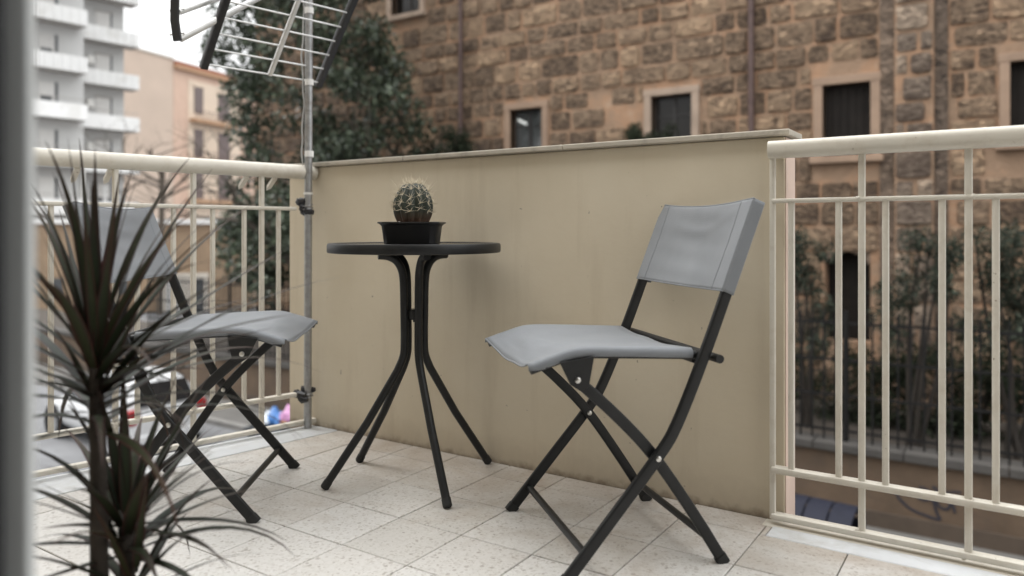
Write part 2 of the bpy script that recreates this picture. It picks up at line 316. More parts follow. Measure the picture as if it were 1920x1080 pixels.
# ------------------------------------------------------------------ building blocks
POSE = {}
def thing(name, label, cat, loc=(0, 0, 0), rotz=0.0, group=None):
    o = bpy.data.objects.new(name, None); C.objects.link(o); o.empty_display_size = 0.1
    o.location = loc; o.rotation_euler = (0, 0, rotz); o['label'] = label; o['category'] = cat
    if group: o['group'] = group
    POSE[o.name] = (Vector(loc), rotz); return o
def tag(o, label=None, cat=None, group=None, kind=None):
    for k, v in (('label', label), ('category', cat), ('group', group), ('kind', kind)):
        if v: o[k] = v
    return o
def frame_of(o):
    """world matrix of a thing or part (things carry the transform, parts sit at identity below them)"""
    m = Matrix.Identity(4); chain = []
    while o is not None: chain.append(o); o = o.parent
    for q in reversed(chain): m = m @ (Matrix.Translation(q.location) @ q.rotation_euler.to_matrix().to_4x4())
    return m
class MB:
    def __init__(s): s.v = []; s.f = []; s.uv = None
    def add(s, vs, fs):
        b = len(s.v); s.v += [Vector(v) for v in vs]; s.f += [tuple(i+b for i in f) for f in fs]; return s
    def box(s, lo, hi):
        x0, y0, z0 = lo; x1, y1, z1 = hi
        return s.add([(x0,y0,z0),(x1,y0,z0),(x1,y1,z0),(x0,y1,z0),(x0,y0,z1),(x1,y0,z1),(x1,y1,z1),(x0,y1,z1)],
                     [(0,3,2,1),(4,5,6,7),(0,1,5,4),(1,2,6,5),(2,3,7,6),(3,0,4,7)])
    def obox(s, P, ax, ay, az, lo, hi):
        """box in a frame (origin P, axes ax ay az)"""
        x0, y0, z0 = lo; x1, y1, z1 = hi; P = Vector(P)
        q = [(x0,y0,z0),(x1,y0,z0),(x1,y1,z0),(x0,y1,z0),(x0,y0,z1),(x1,y0,z1),(x1,y1,z1),(x0,y1,z1)]
        return s.add([P+ax*a+ay*b+az*c for a, b, c in q], [(0,3,2,1),(4,5,6,7),(0,1,5,4),(1,2,6,5),(2,3,7,6),(3,0,4,7)])
    def sweep(s, path, prof, side, caps=True):
        """profile (a,b) swept along path; a along `side`, b along side x tangent"""
        path = [Vector(p) for p in path]; n = len(prof); side = Vector(side).normalized(); b0 = len(s.v)
        for i, p in enumerate(path):
            t = (path[min(i+1, len(path)-1)] - path[max(i-1, 0)]).normalized()
            a = (side - t*side.dot(t)).normalized(); b = t.cross(a)
            for (u, w) in prof: s.v.append(p + a*u + b*w)
        for i in range(len(path)-1):
            for j in range(n):
                k = (j+1) % n; s.f.append((b0+i*n+j, b0+i*n+k, b0+(i+1)*n+k, b0+(i+1)*n+j))
        if caps: s.f.append(tuple(b0+j for j in reversed(range(n)))); s.f.append(tuple(b0+(len(path)-1)*n+j for j in range(n)))
        return s
    def tube(s, path, r, n=10, caps=True):
        path = [Vector(p) for p in path]
        rr = r if isinstance(r, (list, tuple)) else [r]*len(path)
        t = (path[1]-path[0]).normalized(); side = t.orthogonal().normalized(); b0 = len(s.v)
        for i, p in enumerate(path):
            t = (path[min(i+1, len(path)-1)] - path[max(i-1, 0)]).normalized()
            side = (side - t*side.dot(t)).normalized(); b = t.cross(side)
            for j in range(n):
                a = 2*math.pi*j/n; s.v.append(p + side*(math.cos(a)*rr[i]) + b*(math.sin(a)*rr[i]))
        for i in range(len(path)-1):
            for j in range(n):
                k = (j+1) % n; s.f.append((b0+i*n+j, b0+i*n+k, b0+(i+1)*n+k, b0+(i+1)*n+j))
        if caps: s.f.append(tuple(b0+j for j in reversed(range(n)))); s.f.append(tuple(b0+(len(path)-1)*n+j for j in range(n)))
        return s
    def lathe(s, prof, c=(0, 0, 0), n=48, ax='z'):
        b0 = len(s.v); c = Vector(c); m = len(prof)
        for j in range(n):
            a = 2*math.pi*j/n
            for r, z in prof:
                s.v.append(c + (Vector((r*math.cos(a), r*math.sin(a), z)) if ax == 'z' else Vector((r*math.cos(a), z, r*math.sin(a)))))
        for j in range(n):
            k = (j+1) % n
            for i in range(m-1): s.f.append((b0+j*m+i, b0+k*m+i, b0+k*m+i+1, b0+j*m+i+1))
        return s
    def prism(s, poly, ext):
        n = len(poly); poly = [Vector(p) for p in poly]; ext = Vector(ext)
        return s.add(poly + [p+ext for p in poly], [tuple(reversed(range(n))), tuple(range(n, 2*n))] + [(i, (i+1) % n, (i+1) % n+n, i+n) for i in range(n)])
    def mesh(s, name, smooth=False, bevel=0, segs=2, merge=False):
        me = bpy.data.meshes.new(name); me.from_pydata([tuple(v) for v in s.v], [], s.f)
        if s.uv is not None:
            l = me.uv_layers.new(name='UVMap')
            for lp in me.loops: l.data[lp.index].uv = s.uv[lp.vertex_index]
        bm = bmesh.new(); bm.from_mesh(me)
        if merge: bmesh.ops.remove_doubles(bm, verts=bm.verts, dist=1e-5)
        bmesh.ops.recalc_face_normals(bm, faces=bm.faces)
        if bevel:
            es = [e for e in bm.edges if len(e.link_faces) == 2 and e.calc_face_angle(0) > 0.5]
            bmesh.ops.bevel(bm, geom=es, offset=bevel, segments=segs, affect='EDGES', profile=0.5, clamp_overlap=True)
        bm.to_mesh(me); bm.free()
        if smooth:
            for p in me.polygons: p.use_smooth = True
            if smooth != 'all': me.set_sharp_from_angle(angle=R(38))
        return me
    def build(s, name, mat, parent=None, smooth=False, bevel=0, segs=2, local=False, merge=False):
        if parent is not None and not local:
            inv = frame_of(parent).inverted(); s.v = [inv @ v for v in s.v]
        me = s.mesh(name, smooth, bevel, segs, merge); me.materials.append(MATS[mat])
        return link(name, me, parent)
def link(name, me, parent=None, loc=None):
    o = bpy.data.objects.new(name, me); C.objects.link(o)
    if parent is not None: o.parent = parent
    if loc is not None: o.location = loc
    return o
def copy_tree(o, parent=None):
    c = o.copy(); C.objects.link(c); c.parent = parent
    for ch in list(o.children): copy_tree(ch, c)
    return c
def rect(w, h): return [(-w/2, -h/2), (w/2, -h/2), (w/2, h/2), (-w/2, h/2)]
def rrect(w, h, r, k=3):
    out = []
    for cx, cy, a0 in ((w/2-r, h/2-r, 0), (-w/2+r, h/2-r, 90), (-w/2+r, -h/2+r, 180), (w/2-r, -h/2+r, 270)):
        for i in range(k+1):
            a = R(a0+90*i/k); out.append((cx+r*math.cos(a), cy+r*math.sin(a)))
    return out
def spline(pts, n=6):
    pts = [Vector(p) for p in pts]; P = [pts[0]*2-pts[1]] + pts + [pts[-1]*2-pts[-2]]; out = []
    for i in range(1, len(P)-2):
        for k in range(n):
            t = k/n; a, b, c, d = P[i-1], P[i], P[i+1], P[i+2]
            out.append(0.5*((2*b) + (c-a)*t + (2*a-5*b+4*c-d)*t*t + (3*b-a-3*c+d)*t**3))
    out.append(pts[-1]); return out
def clip(poly, p, n):
    """keep the side where (q-p).n >= 0"""
    out = []
    for i in range(len(poly)):
        a, b = poly[i], poly[(i+1) % len(poly)]
        da = (a[0]-p[0])*n[0]+(a[1]-p[1])*n[1]; db = (b[0]-p[0])*n[0]+(b[1]-p[1])*n[1]
        if da >= 0: out.append(a)
        if da*db < 0:
            t = da/(da-db); out.append((a[0]+(b[0]-a[0])*t, a[1]+(b[1]-a[1])*t))
    return out

STREET = -3.5; ROAD = -3.6
# ================================================================== SETTING
tag(MB().box((-400, -60, STREET-0.5), (300, 500, ROAD)).build('street', 'asphalt'), kind='structure')
FENCE_Y = 11.85
pv = tag(MB().box((-60, 10.55, STREET-0.2), (40, FENCE_Y+0.02, STREET+0.02)).build('pavement', 'pavement', bevel=0.02), kind='structure')
k = MB().box((-60, 10.40, STREET-0.2), (40, 10.545, STREET+0.025))
k.build('kerb', 'kerb_stone', pv, bevel=0.02)
tag(MB().box((-60, FENCE_Y+0.3, STREET-0.2), (40, 16.05, STREET+0.85)).build('garden_ground', 'garden_soil'), kind='structure')

# ---- balcony floor: slab, marble border strips and every tile
WALL_Y = 1.979                      # inner face of the parapet
HOUSE_Y = 0.27                      # outer face of the house wall
RAIL_A = Vector((-2.205, 1.945, 0)); RAIL_D = Vector((0.2113, 0.9774, 0)).normalized(); RAIL_N = Vector((-RAIL_D.y, RAIL_D.x, 0))   # left railing line, outward normal
MAR_A = (-2.076, 1.964); MAR_D = Vector((0.160, 0.987, 0)).normalized()
fl = MB()
p_near = RAIL_A - RAIL_D*1.75
out = 0.03
poly = [(RAIL_A.x+RAIL_N.x*out+RAIL_D.x*0.04, 1.985, -0.16), (p_near.x+RAIL_N.x*out, p_near.y, -0.16), (p_near.x+RAIL_N.x*out, HOUSE_Y-0.02, -0.16), (2.6, HOUSE_Y-0.02, -0.16), (2.6, 2.02, -0.16), (-0.49, 2.02, -0.16), (-0.49, 1.985, -0.16)]
fl.prism(poly, (0, 0, 0.145))
floor = tag(fl.build('balcony_floor', 'grout'), kind='structure')
GAP = 0.0028
def poly_tile(name, poly, mat, z0=-0.03, z1=0.0, bev=0.0015):
    m = MB().prism([(x, y, z0) for x, y in poly], (0, 0, z1-z0)); return m.build(name, mat, floor, bevel=bev, segs=1)
ts = 0.2; tx0, ty0 = -1.313, 1.263
me_tile = None
for j in range(-5, 4):
    ya, yb = ty0+ts*j, ty0+ts*(j+1)
    ya = max(ya, HOUSE_Y+0.002)
    if ya >= WALL_Y-0.01 or yb <= ya+0.02: continue
    for i in range(-7, 20):
        xa, xb = tx0+ts*i, tx0+ts*(i+1)
        p = [(xa+GAP/2, ya+GAP/2), (xb-GAP/2, ya+GAP/2), (xb-GAP/2, yb-GAP/2), (xa+GAP/2, yb-GAP/2)]
        q = clip(p, (MAR_A[0]+0.004, MAR_A[1]), (MAR_D.y, -MAR_D.x))
        if len(q) >= 3: q = clip(q, (0, WALL_Y-0.003), (0, -1))
        if len(q) >= 3 and j == 3:
            q = clip(q, (-0.5, 0), (-1, 0))
        if len(q) < 3: continue
        dz = random.uniform(-0.0006, 0.0006)
        if len(q) == 4 and all(abs(a[0]-b[0])+abs(a[1]-b[1]) < 1e-6 for a, b in zip(q, p)) and abs(yb-ya-ts) < 1e-6:
            if me_tile is None:
                h = ts/2-GAP/2
                me_tile = MB().box((-h, -h, -0.03), (h, h, 0)).mesh('floor_tile', bevel=0.0015, segs=1); me_tile.materials.append(MATS['terrazzo'])
            t = link('floor_tile', me_tile, floor, ((xa+xb)/2, (ya+yb)/2, dz))
        else:
            poly_tile('floor_tile', q, 'terrazzo')
# marble strips: right threshold and left border, cut in lengths
mx0 = -0.498
for L in (0.92, 0.92, 1.1):
    poly_tile('marble_slab', [(mx0, ty0+3*ts+GAP/2), (mx0+L-0.002, ty0+3*ts+GAP/2), (mx0+L-0.002, 2.015), (mx0, 2.015)], 'marble', z1=0.001, bev=0.002); mx0 += L
    if mx0 > 2.4: break
def rail_x(y): return RAIL_A.x + (y-RAIL_A.y)*RAIL_D.x/RAIL_D.y
def mar_x(y): return MAR_A[0] + (y-MAR_A[1])*MAR_D.x/MAR_D.y
ys = [1.976, 1.30, 0.62, HOUSE_Y+0.003]
for a, b in zip(ys, ys[1:]):
    poly_tile('marble_slab', [(rail_x(a)-0.02, a-0.001), (rail_x(b)-0.02, b+0.001), (mar_x(b)-0.001, b+0.001), (mar_x(a)-0.001, a-0.001)], 'marble', z1=0.001, bev=0.002)

# ---- the house the photographer stands in: wall with the door opening, room behind
hw = thing('house_wall', 'cream plastered house wall around the balcony door opening', 'wall', (0, HOUSE_Y, STREET))
m = MB()
m.box((-7, HOUSE_Y-0.2, STREET), (-0.80, HOUSE_Y, 4.2)); m.box((1.2, HOUSE_Y-0.2, STREET), (7, HOUSE_Y, 4.2))
m.box((-0.80, HOUSE_Y-0.2, 2.25), (1.2, HOUSE_Y, 4.2)); m.box((-0.80, HOUSE_Y-0.2, STREET), (1.2, HOUSE_Y, -0.17))
m.build('wall', 'house_plaster', hw)
m = MB(); m.box((-3.5, -4.2, -0.1), (3.5, HOUSE_Y-0.21, -0.005)); m.box((-3.5, -4.2, 2.6), (3.5, HOUSE_Y-0.21, 2.7))
m.box((-3.6, -4.2, -0.1), (-3.5, HOUSE_Y-0.21, 2.7)); m.box((3.5, -4.2, -0.1), (3.6, HOUSE_Y-0.21, 2.7)); m.box((-3.6, -4.3, -0.1), (3.6, -4.2, 2.7))
m.build('room', 'room_paint', hw)
# white jamb, close to the lens
jf = thing('door_frame', 'white lacquered door frame, blurred at the left edge of the photo', 'door frame', (-0.62, 0.27, 0))
pj = on_d(61, 500, 0.60); jc = pj - RT*0.016
MB().sweep([(jc.x, jc.y, -0.01), (jc.x, jc.y, 2.2)], rrect(0.032, 0.012, 0.003), (RT.x, RT.y, 0)).build('jamb', 'white_lacquer', jf, smooth=True)
q = on_d(2, 500, 0.585) - RT*0.02
MB().sweep([(q.x, q.y, -0.01), (q.x, q.y, 2.2)], rrect(0.040, 0.010, 0.002), (RT.x, RT.y, 0)).build('seal', 'dark_gasket', jf, smooth=True)
m = MB(); m.box((-0.80, HOUSE_Y-0.2, 0), (-0.70, HOUSE_Y-0.03, 2.24)); m.build('casing', 'white_lacquer', jf, bevel=0.004)

# ================================================================== PARAPET
pw = thing('parapet_wall', 'beige plastered parapet wall behind the round table', 'wall', (-1.4, 2.03, STREET))
PX0, PX1, PT = -2.345, -0.481, 0.975
me = MB().box((PX0, WALL_Y, -0.5), (PX1, 2.082, PT)); me.build('wall', 'parapet_plaster', pw, bevel=0.004)
MB().box((PX1, WALL_Y+0.004, -0.45), (PX1+0.0025, 2.078, PT-0.002)).build('end_face', 'pink_render', pw)
cx = PX0-0.02
for L in (0.62, 0.63, 0.651):
    MB().box((cx+0.001, WALL_Y-0.019, PT+0.001), (cx+L-0.001, 2.10, PT+0.017)).build('cap_stone', 'cap_marble', pw, bevel=0.003); cx += L

# ================================================================== RAILINGS
def bar_v(p, z0, z1, w=0.015):
    return MB().sweep([(p.x, p.y, z0), (p.x, p.y, z1)], rrect(w, w, w*0.28, 2), (1, 0, 0))
# -- right railing, in the parapet's line
RY = 1.952
rr = thing('balcony_railing', 'cream painted steel railing to the right of the parapet', 'railing', (0.5, RY, 0.0), group='balcony railings')
def zr(v, u=1450): return on_y(u, v, RY).z
z_top, z_mid, z_low, z_bot = zr(281), zr(377), zr(879), zr(966)
xL = on_y(1449, 500, RY).x; xR = 2.3
MB().sweep([(xL-0.008, RY, z_top), (xR, RY, z_top)], rrect(0.046, 0.044, 0.016, 4), (0, 1, 0)).build('handrail', 'cream_paint', rr, smooth=True)
for nm, z, h in (('upper_rail', z_mid, 0.011), ('lower_rail', z_low, 0.016), ('bottom_rail', z_bot, 0.015)):
    MB().sweep([(xL, RY, z), (xR, RY, z)], rrect(0.03 if nm != 'upper_rail' else 0.02, h, 0.004, 2), (0, 1, 0)).build(nm, 'cream_paint', rr, smooth=True)
MB().sweep([(xL-0.02, RY+0.0, z_bot-0.024), (xR, RY, z_bot-0.024)], rrect(0.05, 0.009, 0.003, 2), (0, 1, 0)).build('foot_strip', 'cream_paint', rr, smooth=True)
bar_v(Vector((xL, RY, 0)), z_bot-0.007, z_top-0.015, 0.014).build('end_post', 'cream_paint', rr, smooth=True)
x1616 = on_y(1616, 600, RY).x; x1816 = on_y(1816, 600, RY).x; sp = x1816-x1616
x1574 = on_y(1575, 600, RY).x; x1662 = on_y(1663, 600, RY).x
offs = ((x1616-x1574)+(x1662-x1616))/2
for i in range(0, 12):
    xm = x1616+sp*i
    if xm > xR: break
    bar_v(Vector((xm, RY, 0)), z_bot+0.006, z_top-0.02, 0.0155).build('post', 'cream_paint', rr, smooth=True)
    for s in (-1, 1):
        if xm+s*offs < xR: bar_v(Vector((xm+s*offs, RY, 0)), z_low+0.006, z_mid-0.004, 0.0145).build('baluster', 'cream_paint', rr, smooth=True)
bar_v(Vector((on_y(1484, 600, RY).x, RY, 0)), z_low+0.006, z_mid-0.004, 0.0145).build('baluster', 'cream_paint', rr, smooth=True)
def bead(P, r, parent):
    bm = bmesh.new(); bmesh.ops.create_icosphere(bm, subdivisions=2, radius=r)
    for v in bm.verts: v.co *= random.uniform(0.82, 1.18)
    m = MB(); m.v = [v.co+P for v in bm.verts]; bm.verts.index_update(); m.f = [tuple(v.index for v in f.verts) for f in bm.faces]; bm.free()
    return m.build('weld_bead', 'cream_paint', parent, smooth='all')
for i in range(0, 6):
    xm = x1616+sp*i
    for z in (z_low, z_mid, z_bot):
        bead(Vector((xm+random.choice((-1, 1))*0.0085, RY-0.006, z+random.uniform(-.008, .008))), 0.0062, rr)
# -- left railing, skewed
NR = Vector((RAIL_D.y, -RAIL_D.x, 0))
def rl(u, v=500): return on_plane(u, v, RAIL_A, RAIL_N)
lr = thing('balcony_railing', 'cream painted steel railing on the left, behind the folding chair', 'railing', (RAIL_A.x-0.1, 1.2, 0), group='balcony railings')
zt, zm, zl, zb = rl(300, 307).z, rl(480, 390).z, rl(480, 752).z, rl(330, 850).z
zb = max(zb, 0.022)
A = RAIL_A + RAIL_D*0.030; B = RAIL_A - RAIL_D*1.68
def lpt(P, z): return (P.x, P.y, z)
MB().tube([lpt(A, zt), lpt(B, zt)], 0.0265, 16).build('handrail', 'cream_paint', lr, smooth=True)
A2 = RAIL_A - RAIL_D*0.05
for nm, z, h, a in (('upper_rail', zm, 0.013, A2), ('lower_rail', zl, 0.016, A2), ('bottom_rail', zb, 0.016, A)):
    MB().sweep([lpt(a, z), lpt(B, z)], rrect(0.026, h, 0.004, 2), tuple(NR)).build(nm, 'cream_paint', lr, smooth=True)
tpos = lambda u: (rl(u)-RAIL_A).dot(RAIL_D)
t490, t362 = tpos(490.5), tpos(362.5); dsp = t490-t362
o1 = (tpos(522.5)-tpos(458))/2
for i in range(0, 8):
    t = t490 - dsp*i
    if t < -1.66: break
    P = RAIL_A + RAIL_D*t
    bar_v(P, zb+0.007, zt-0.02, 0.0165).build('post', 'cream_paint', lr, smooth=True)
    for s in (-1, 1): 
        if t+s*o1 > -1.66: bar_v(RAIL_A+RAIL_D*(t+s*o1), zl+0.007, zm-0.005, 0.0145).build('baluster', 'cream_paint', lr, smooth=True)
# pointed outward prongs under the handrail
for u in (146, 208, 463, 516):
    P = rl(u, 330); P.z = zt-0.026
    e = P + RAIL_N*0.070 + Vector((0, 0, -0.045)); w = RAIL_D*0.008; hz = Vector((0, 0, 0.006))
    m = MB(); mid = P.lerp(e, 0.7)
    m.add([P-w-hz, P+w-hz, P+w+hz, P-w+hz, mid-w-hz, mid+w-hz, mid+w+hz, mid-w+hz, e], [(3,2,1,0),(0,1,5,4),(1,2,6,5),(2,3,7,6),(3,0,4,7),(4,5,8),(5,6,8),(6,7,8),(7,4,8)])
    m.build('prong', 'cream_paint', lr)

# ================================================================== AERIAL MAST AND ANTENNA
MP = on_z(577, 803); 
MP = Vector((MP.x, MP.y, 0.002))
mast = thing('antenna_mast', 'galvanised steel pipe standing in the corner of the railing and parapet', 'mast', MP)
MB().tube([MP, MP+Vector((0.004, 0, 1.0)), MP+Vector((0.012, 0, 2.45))], 0.0142, 16).build('pole', 'galvanised', mast, smooth=True)
depthM = to_px(MP)[2]
for v in (156, 290, 22): 
    z = on_d(578, v, depthM).z
    MB().tube([MP+Vector((0.008, 0, z-0.011)), MP+Vector((0.008, 0, z+0.011))], 0.0162, 16).build('tape_band', 'white_tape', mast, smooth=True)
# cable tied along the pole
cp = []
for i in range(34):
    z = 0.98+i*0.045; w = 0.006*math.sin(i*0.9)+0.004*math.sin(i*2.3)
    cp.append(MP+Vector((0.004, 0, z)) - RT*(0.020+w*0.6) - FW*(0.004))
MB().tube(spline(cp, 3), 0.0033, 7).build('cable', 'grey_cable', mast, smooth='all')
# two clamps wrapped in black film at the railing ends
for v, ln in ((389, 'upper'), (741, 'lower')):
    c = on_d(566, v, depthM); m = MB()
    for q in range(7):
        a = Vector((random.uniform(-.012, .02), random.uniform(-.015, .015), random.uniform(-.02, .02)))
        b = a + Vector((random.uniform(-.014, .03), random.uniform(-.02, .01), random.uniform(-.012, .012)))
        m.tube([c+a-RT*0.008, c+(a+b)/2, c+b+RT*0.016], [0.006, 0.017, 0.008], 7)
    cl = m.build('clamp', 'black_plastic', mast, smooth=True)
    m = MB()
    for q in range(2):
        zz = MP.z + c.z-0.006+q*0.012
        m.tube([Vector((MP.x, MP.y, zz))+Vector((math.cos(a)*0.019, math.sin(a)*0.019, 0.004*math.sin(a))) for a in [2*math.pi*i/18 for i in range(19)]], 0.0022, 6, caps=False)
    m.build('wire_tie', 'galvanised', cl, smooth='all')
for v in (364,):
    z = on_d(578, v, depthM).z
    MB().tube([MP+Vector((0.003, 0, z-0.004)), MP+Vector((0.003, 0, z+0.004))], 0.0172, 14).build('tape_band', 'white_tape', mast, smooth=True)

an = thing('tv_antenna', 'aluminium grid television antenna with black side bars on the mast', 'antenna', on_d(500, 20, 2.75))
bl = on_d(391, 121, 2.58); br = on_d(594, 154, 2.885); br.z = bl.z = (bl.z+br.z)/2
rod = (br-bl); rdir = rod.normalized(); nh = Vector((rdir.y, -rdir.x, 0))      # horizontal normal, towards the photographer's right
if nh.dot(RT) < 0: nh = -nh
up = (Vector((0, 0, 1)) + nh*0.85)
step = 0.0455
for i in range(13):
    a = bl + up*(step*i); b = br + up*(step*i)
    MB().tube([a - rdir*0.006, b + rdir*0.004], 0.0031, 8).build('grid_rod', 'aluminium', an, smooth=True)
bp = rect(0.009, 0.026)
for P, tt in ((bl, -0.010), (br, 0.016)):
    q = P + rdir*tt
    MB().sweep([q - up*0.010 - nh*0.008, q + up*0.16 - nh*0.012, q + up*(step*12+0.012) - nh*0.008], rrect(0.024, 0.024, 0.003, 2), tuple(nh)).build('side_bar', 'black_plastic', an, smooth=True)
q = bl + rod*0.53
MB().sweep([q - up*0.004 + nh*0.010, q + up*(step*12.2) + nh*0.010], rrect(0.016, 0.012, 0.002, 2), tuple(rdir)).build('strut', 'aluminium', an, smooth=True)
# boom end on the left with its own black bar and two grey arms
e0, e1 = on_d(329, -8, 2.42), on_d(333, 76, 2.42)
MB().sweep([e1, e1.lerp(e0, 0.45)+RT*(-0.006), e0+Vector((0, 0, 0.1))], rrect(0.026, 0.014, 0.003, 2), tuple(RT)).build('end_bar', 'black_plastic', an, smooth=True)
for (u0, v0, u1, v1, r) in ((336, 22, 470, -26, 0.0105), (337, 74, 500, -12, 0.0105)):
    MB().tube([on_d(u0, v0, 2.43), on_d(u1, v1, 2.60)], r, 10).build('arm', 'aluminium', an, smooth=True)
for v in (16, 61):
    MB().tube([on_d(318, v+4, 2.42), on_d(346, v+1, 2.43)], 0.0032, 8).build('grid_rod', 'aluminium', an, smooth=True)
MB().tube([on_d(470, -30, 2.60), on_d(584, -34, depthM-0.01)], 0.011, 12).build('boom', 'aluminium', an, smooth=True)

# ================================================================== FOLDING CHAIRS
def make_chair(label):
    t = thing('folding_chair', label, 'chair', group='pair of folding chairs')
    W = 0.219                                            # half width to the outer legs
    SW = W-0.023
    def P(x, z, y): return Vector((x, y, z))
    postA = [(0.193, 0.0), (0.087, 0.124), (-0.020, 0.250), (-0.066, 0.318), (-0.131, 0.464), (-0.187, 0.605), (-0.261, 0.799)]
    legB = [(-0.190, 0.0), (-0.118, 0.112), (-0.020, 0.250), (0.066, 0.342), (0.157, 0.424)]
    for s in (-1, 1):
        m = MB().sweep(spline([P(x, z, s*W) for x, z in postA], 5), rrect(0.013, 0.0265, 0.0045, 3), (0, 1, 0)); o = m.build('back_post', 'black_steel', t, smooth=True, local=True)
        d = (Vector((0.085-0.193, 0, 0.122))).normalized(); f0 = P(0.193, 0, s*W)
        MB().sweep([f0-d*0.002, f0+d*0.020], rrect(0.016, 0.030, 0.005, 3), (0, 1, 0)).build('foot_cap', 'black_rubber', o, smooth=True, local=True)
        m = MB().sweep(spline([P(x, z, s*(W-0.0185)) for x, z in legB], 5), rrect(0.013, 0.025, 0.0045, 3), (0, 1, 0)); o = m.build('leg', 'black_steel', t, smooth=True, local=True)
        d = (Vector((-0.118+0.190, 0, 0.112))).normalized(); f0 = P(-0.190, 0, s*(W-0.0185))
        MB().sweep([f0-d*0.002, f0+d*0.020], rrect(0.016, 0.0285, 0.005, 3), (0, 1, 0)).build('foot_cap', 'black_rubber', o, smooth=True, local=True)
        # seat side tube and bracket
        st = spline([P(0.256, 0.446, s*SW), P(0.205, 0.462, s*SW), P(0.150, 0.474, s*SW), P(0.06, 0.472, s*SW), P(-0.122, 0.463, s*SW)], 4)
        MB().tube(st, 0.010, 10).build('seat_rail', 'black_steel', t, smooth=True, local=True)
        y0 = s*(W-0.0085)
        b = MB().prism([P(0.196, 0.462, y0-0.0025), P(0.120, 0.472, y0-0.0025), P(0.132, 0.408, y0-0.0025), P(0.150, 0.400, y0-0.0025), P(0.172, 0.414, y0-0.0025)], (0, 0.005, 0))
        b.build('bracket', 'black_steel', t, local=True, bevel=0.001)
        for (x, z, yo) in ((-0.020, 0.250, W+0.0078), (0.157, 0.424, W-0.005), (-0.020, 0.250, W-0.0265)):
            sg = s if yo > W-0.02 else -s
            yy = s*yo
            MB().lathe([(0.0, 0.0035*sg), (0.0035, 0.0035*sg), (0.0062, 0.002*sg), (0.0068, -0.001*sg)], (x, yy, z), 14, ax='y').build('rivet', 'rivet_steel', t, smooth=True, local=True)
    def cross(name, x, z, y0, y1, r): MB().tube([P(x, z, y0), P(x, z, y1)], r, 12).build(name, 'black_steel', t, smooth=True, local=True)
    cross('front_stretcher', 0.140, 0.058, -W+0.004, W-0.004, 0.0085); cross('rear_stretcher', -0.150, 0.060, -W+0.022, W-0.022, 0.0085)
    cross('rear_rail', -0.158, 0.459, -W-0.022, W+0.022, 0.0095); cross('seat_rear_rail', -0.122, 0.452, -SW, SW, 0.008)
    cross('seat_front_rail', 0.150, 0.462, -SW, SW, 0.008)
    # seat sling: cloth wrapped round both side rails, sagging between them
    path = spline([P(0.262, 0.445, 0), P(0.205, 0.463, 0), P(0.150, 0.476, 0), P(0.06, 0.474, 0), P(-0.112, 0.465, 0)], 5)
    m = MB(); ny = 22; rows = []
    for i, p in enumerate(path):
        f = i/(len(path)-1)
        sag = 0.010 + 0.014*max(0, 1-f/0.30)**1.2 - 0.004*math.exp(-((f-0.33)/0.08)**2)
        row = []
        wf = 0.55+0.45*min(1, i/4)
        for a in (-165, -130, -90, -50, -15): row.append((p.x, -SW+0.0115*math.sin(R(a*wf)), p.z+0.0020+0.0115*math.cos(R(a*wf))))
        for kx in range(ny+1):
            y = -SW+2*SW*kx/ny; e = 1-(y/SW)**2
            wr = 0.0010*math.sin(40*y+9*f)*e + 0.0012*math.sin(34*f+25*y)*e + 0.0016*math.exp(-((f-0.36-1.2*y)/0.03)**2)*e
            xx = p.x - (0.014*e if f < 0.06 else 0.014*e*max(0, 1-f/0.25))
            row.append((xx, y, p.z+0.0135-sag*e+wr))
        for a in (15, 50, 90, 130, 165): row.append((p.x, SW+0.0115*math.sin(R(a*wf)), p.z+0.0020+0.0115*math.cos(R(a*wf))))
        rows.append(row)
    n = len(rows[0])
    for r_ in rows: m.v += [Vector(q) for q in r_]
    for i in range(len(rows)-1):
        for j in range(n-1): m.f.append((i*n+j, i*n+j+1, (i+1)*n+j+1, (i+1)*n+j))
    o = m.build('seat_cloth', 'sling_fabric', t, smooth='all', local=True); sm = o.modifiers.new('cloth', 'SOLIDIFY'); sm.thickness = 0.002; sm.offset = 0
    # front hem
    hem = [rows[0][j] for j in range(5, n-5)]
    MB().tube([Vector(q)+Vector((0.001, 0, -0.001)) for q in hem], 0.0022, 7).build('hem', 'sling_fabric', o, smooth='all', local=True)
    # back cloth: sleeve round each post and a slightly hollow sheet between
    top = Vector((-0.263, 0, 0.803)); bot = Vector((-0.1845, 0, 0.600)); ax = (top-bot); nv = Vector((ax.z, 0, -ax.x)).normalized()
    m = MB(); rows = []; nz_ = 28
    for i in range(nz_+1):
        f = i/nz_; c = bot.lerp(top, f)
        prof = []
        hd = 0.0155; yw = W+0.0085
        prof += [(-yw+0.030, -hd), (-yw+0.003, -hd), (-yw, -hd+0.003), (-yw, hd-0.003), (-yw+0.003, hd)]
        for kx in range(1, 20):
            y = -yw+0.003 + (2*yw-0.006)*kx/20; e = 1-(y/(yw-0.02))**2
            e = max(0, e); bag = 0.012*e*(0.55+0.45*math.sin(math.pi*f)) + 0.0016*math.sin(9*f+3)*e + 0.0006*math.sin(26*f+8*y)*e - 0.0016*math.exp(-((f-0.66-0.5*y*y*18)/0.05)**2)*e
            prof.append((y, hd-bag))
        prof += [(yw-0.003, hd), (yw, hd-0.003), (yw, -hd+0.003), (yw-0.003, -hd), (yw-0.030, -hd)]
        lift = 0.010*(f > 0.99)
        row = []
        for (y, d) in prof:
            z_adj = -0.010*(max(0, 1-(y/yw)**2))*(f**3)
            q = c + nv*d + ax.normalized()*z_adj; row.append((q.x, y, q.z))
        rows.append(row)
    n = len(rows[0])
    for r_ in rows: m.v += [Vector(q) for q in r_]
    for i in range(len(rows)-1):
        for j in range(n-1): m.f.append((i*n+j, i*n+j+1, (i+1)*n+j+1, (i+1)*n+j))
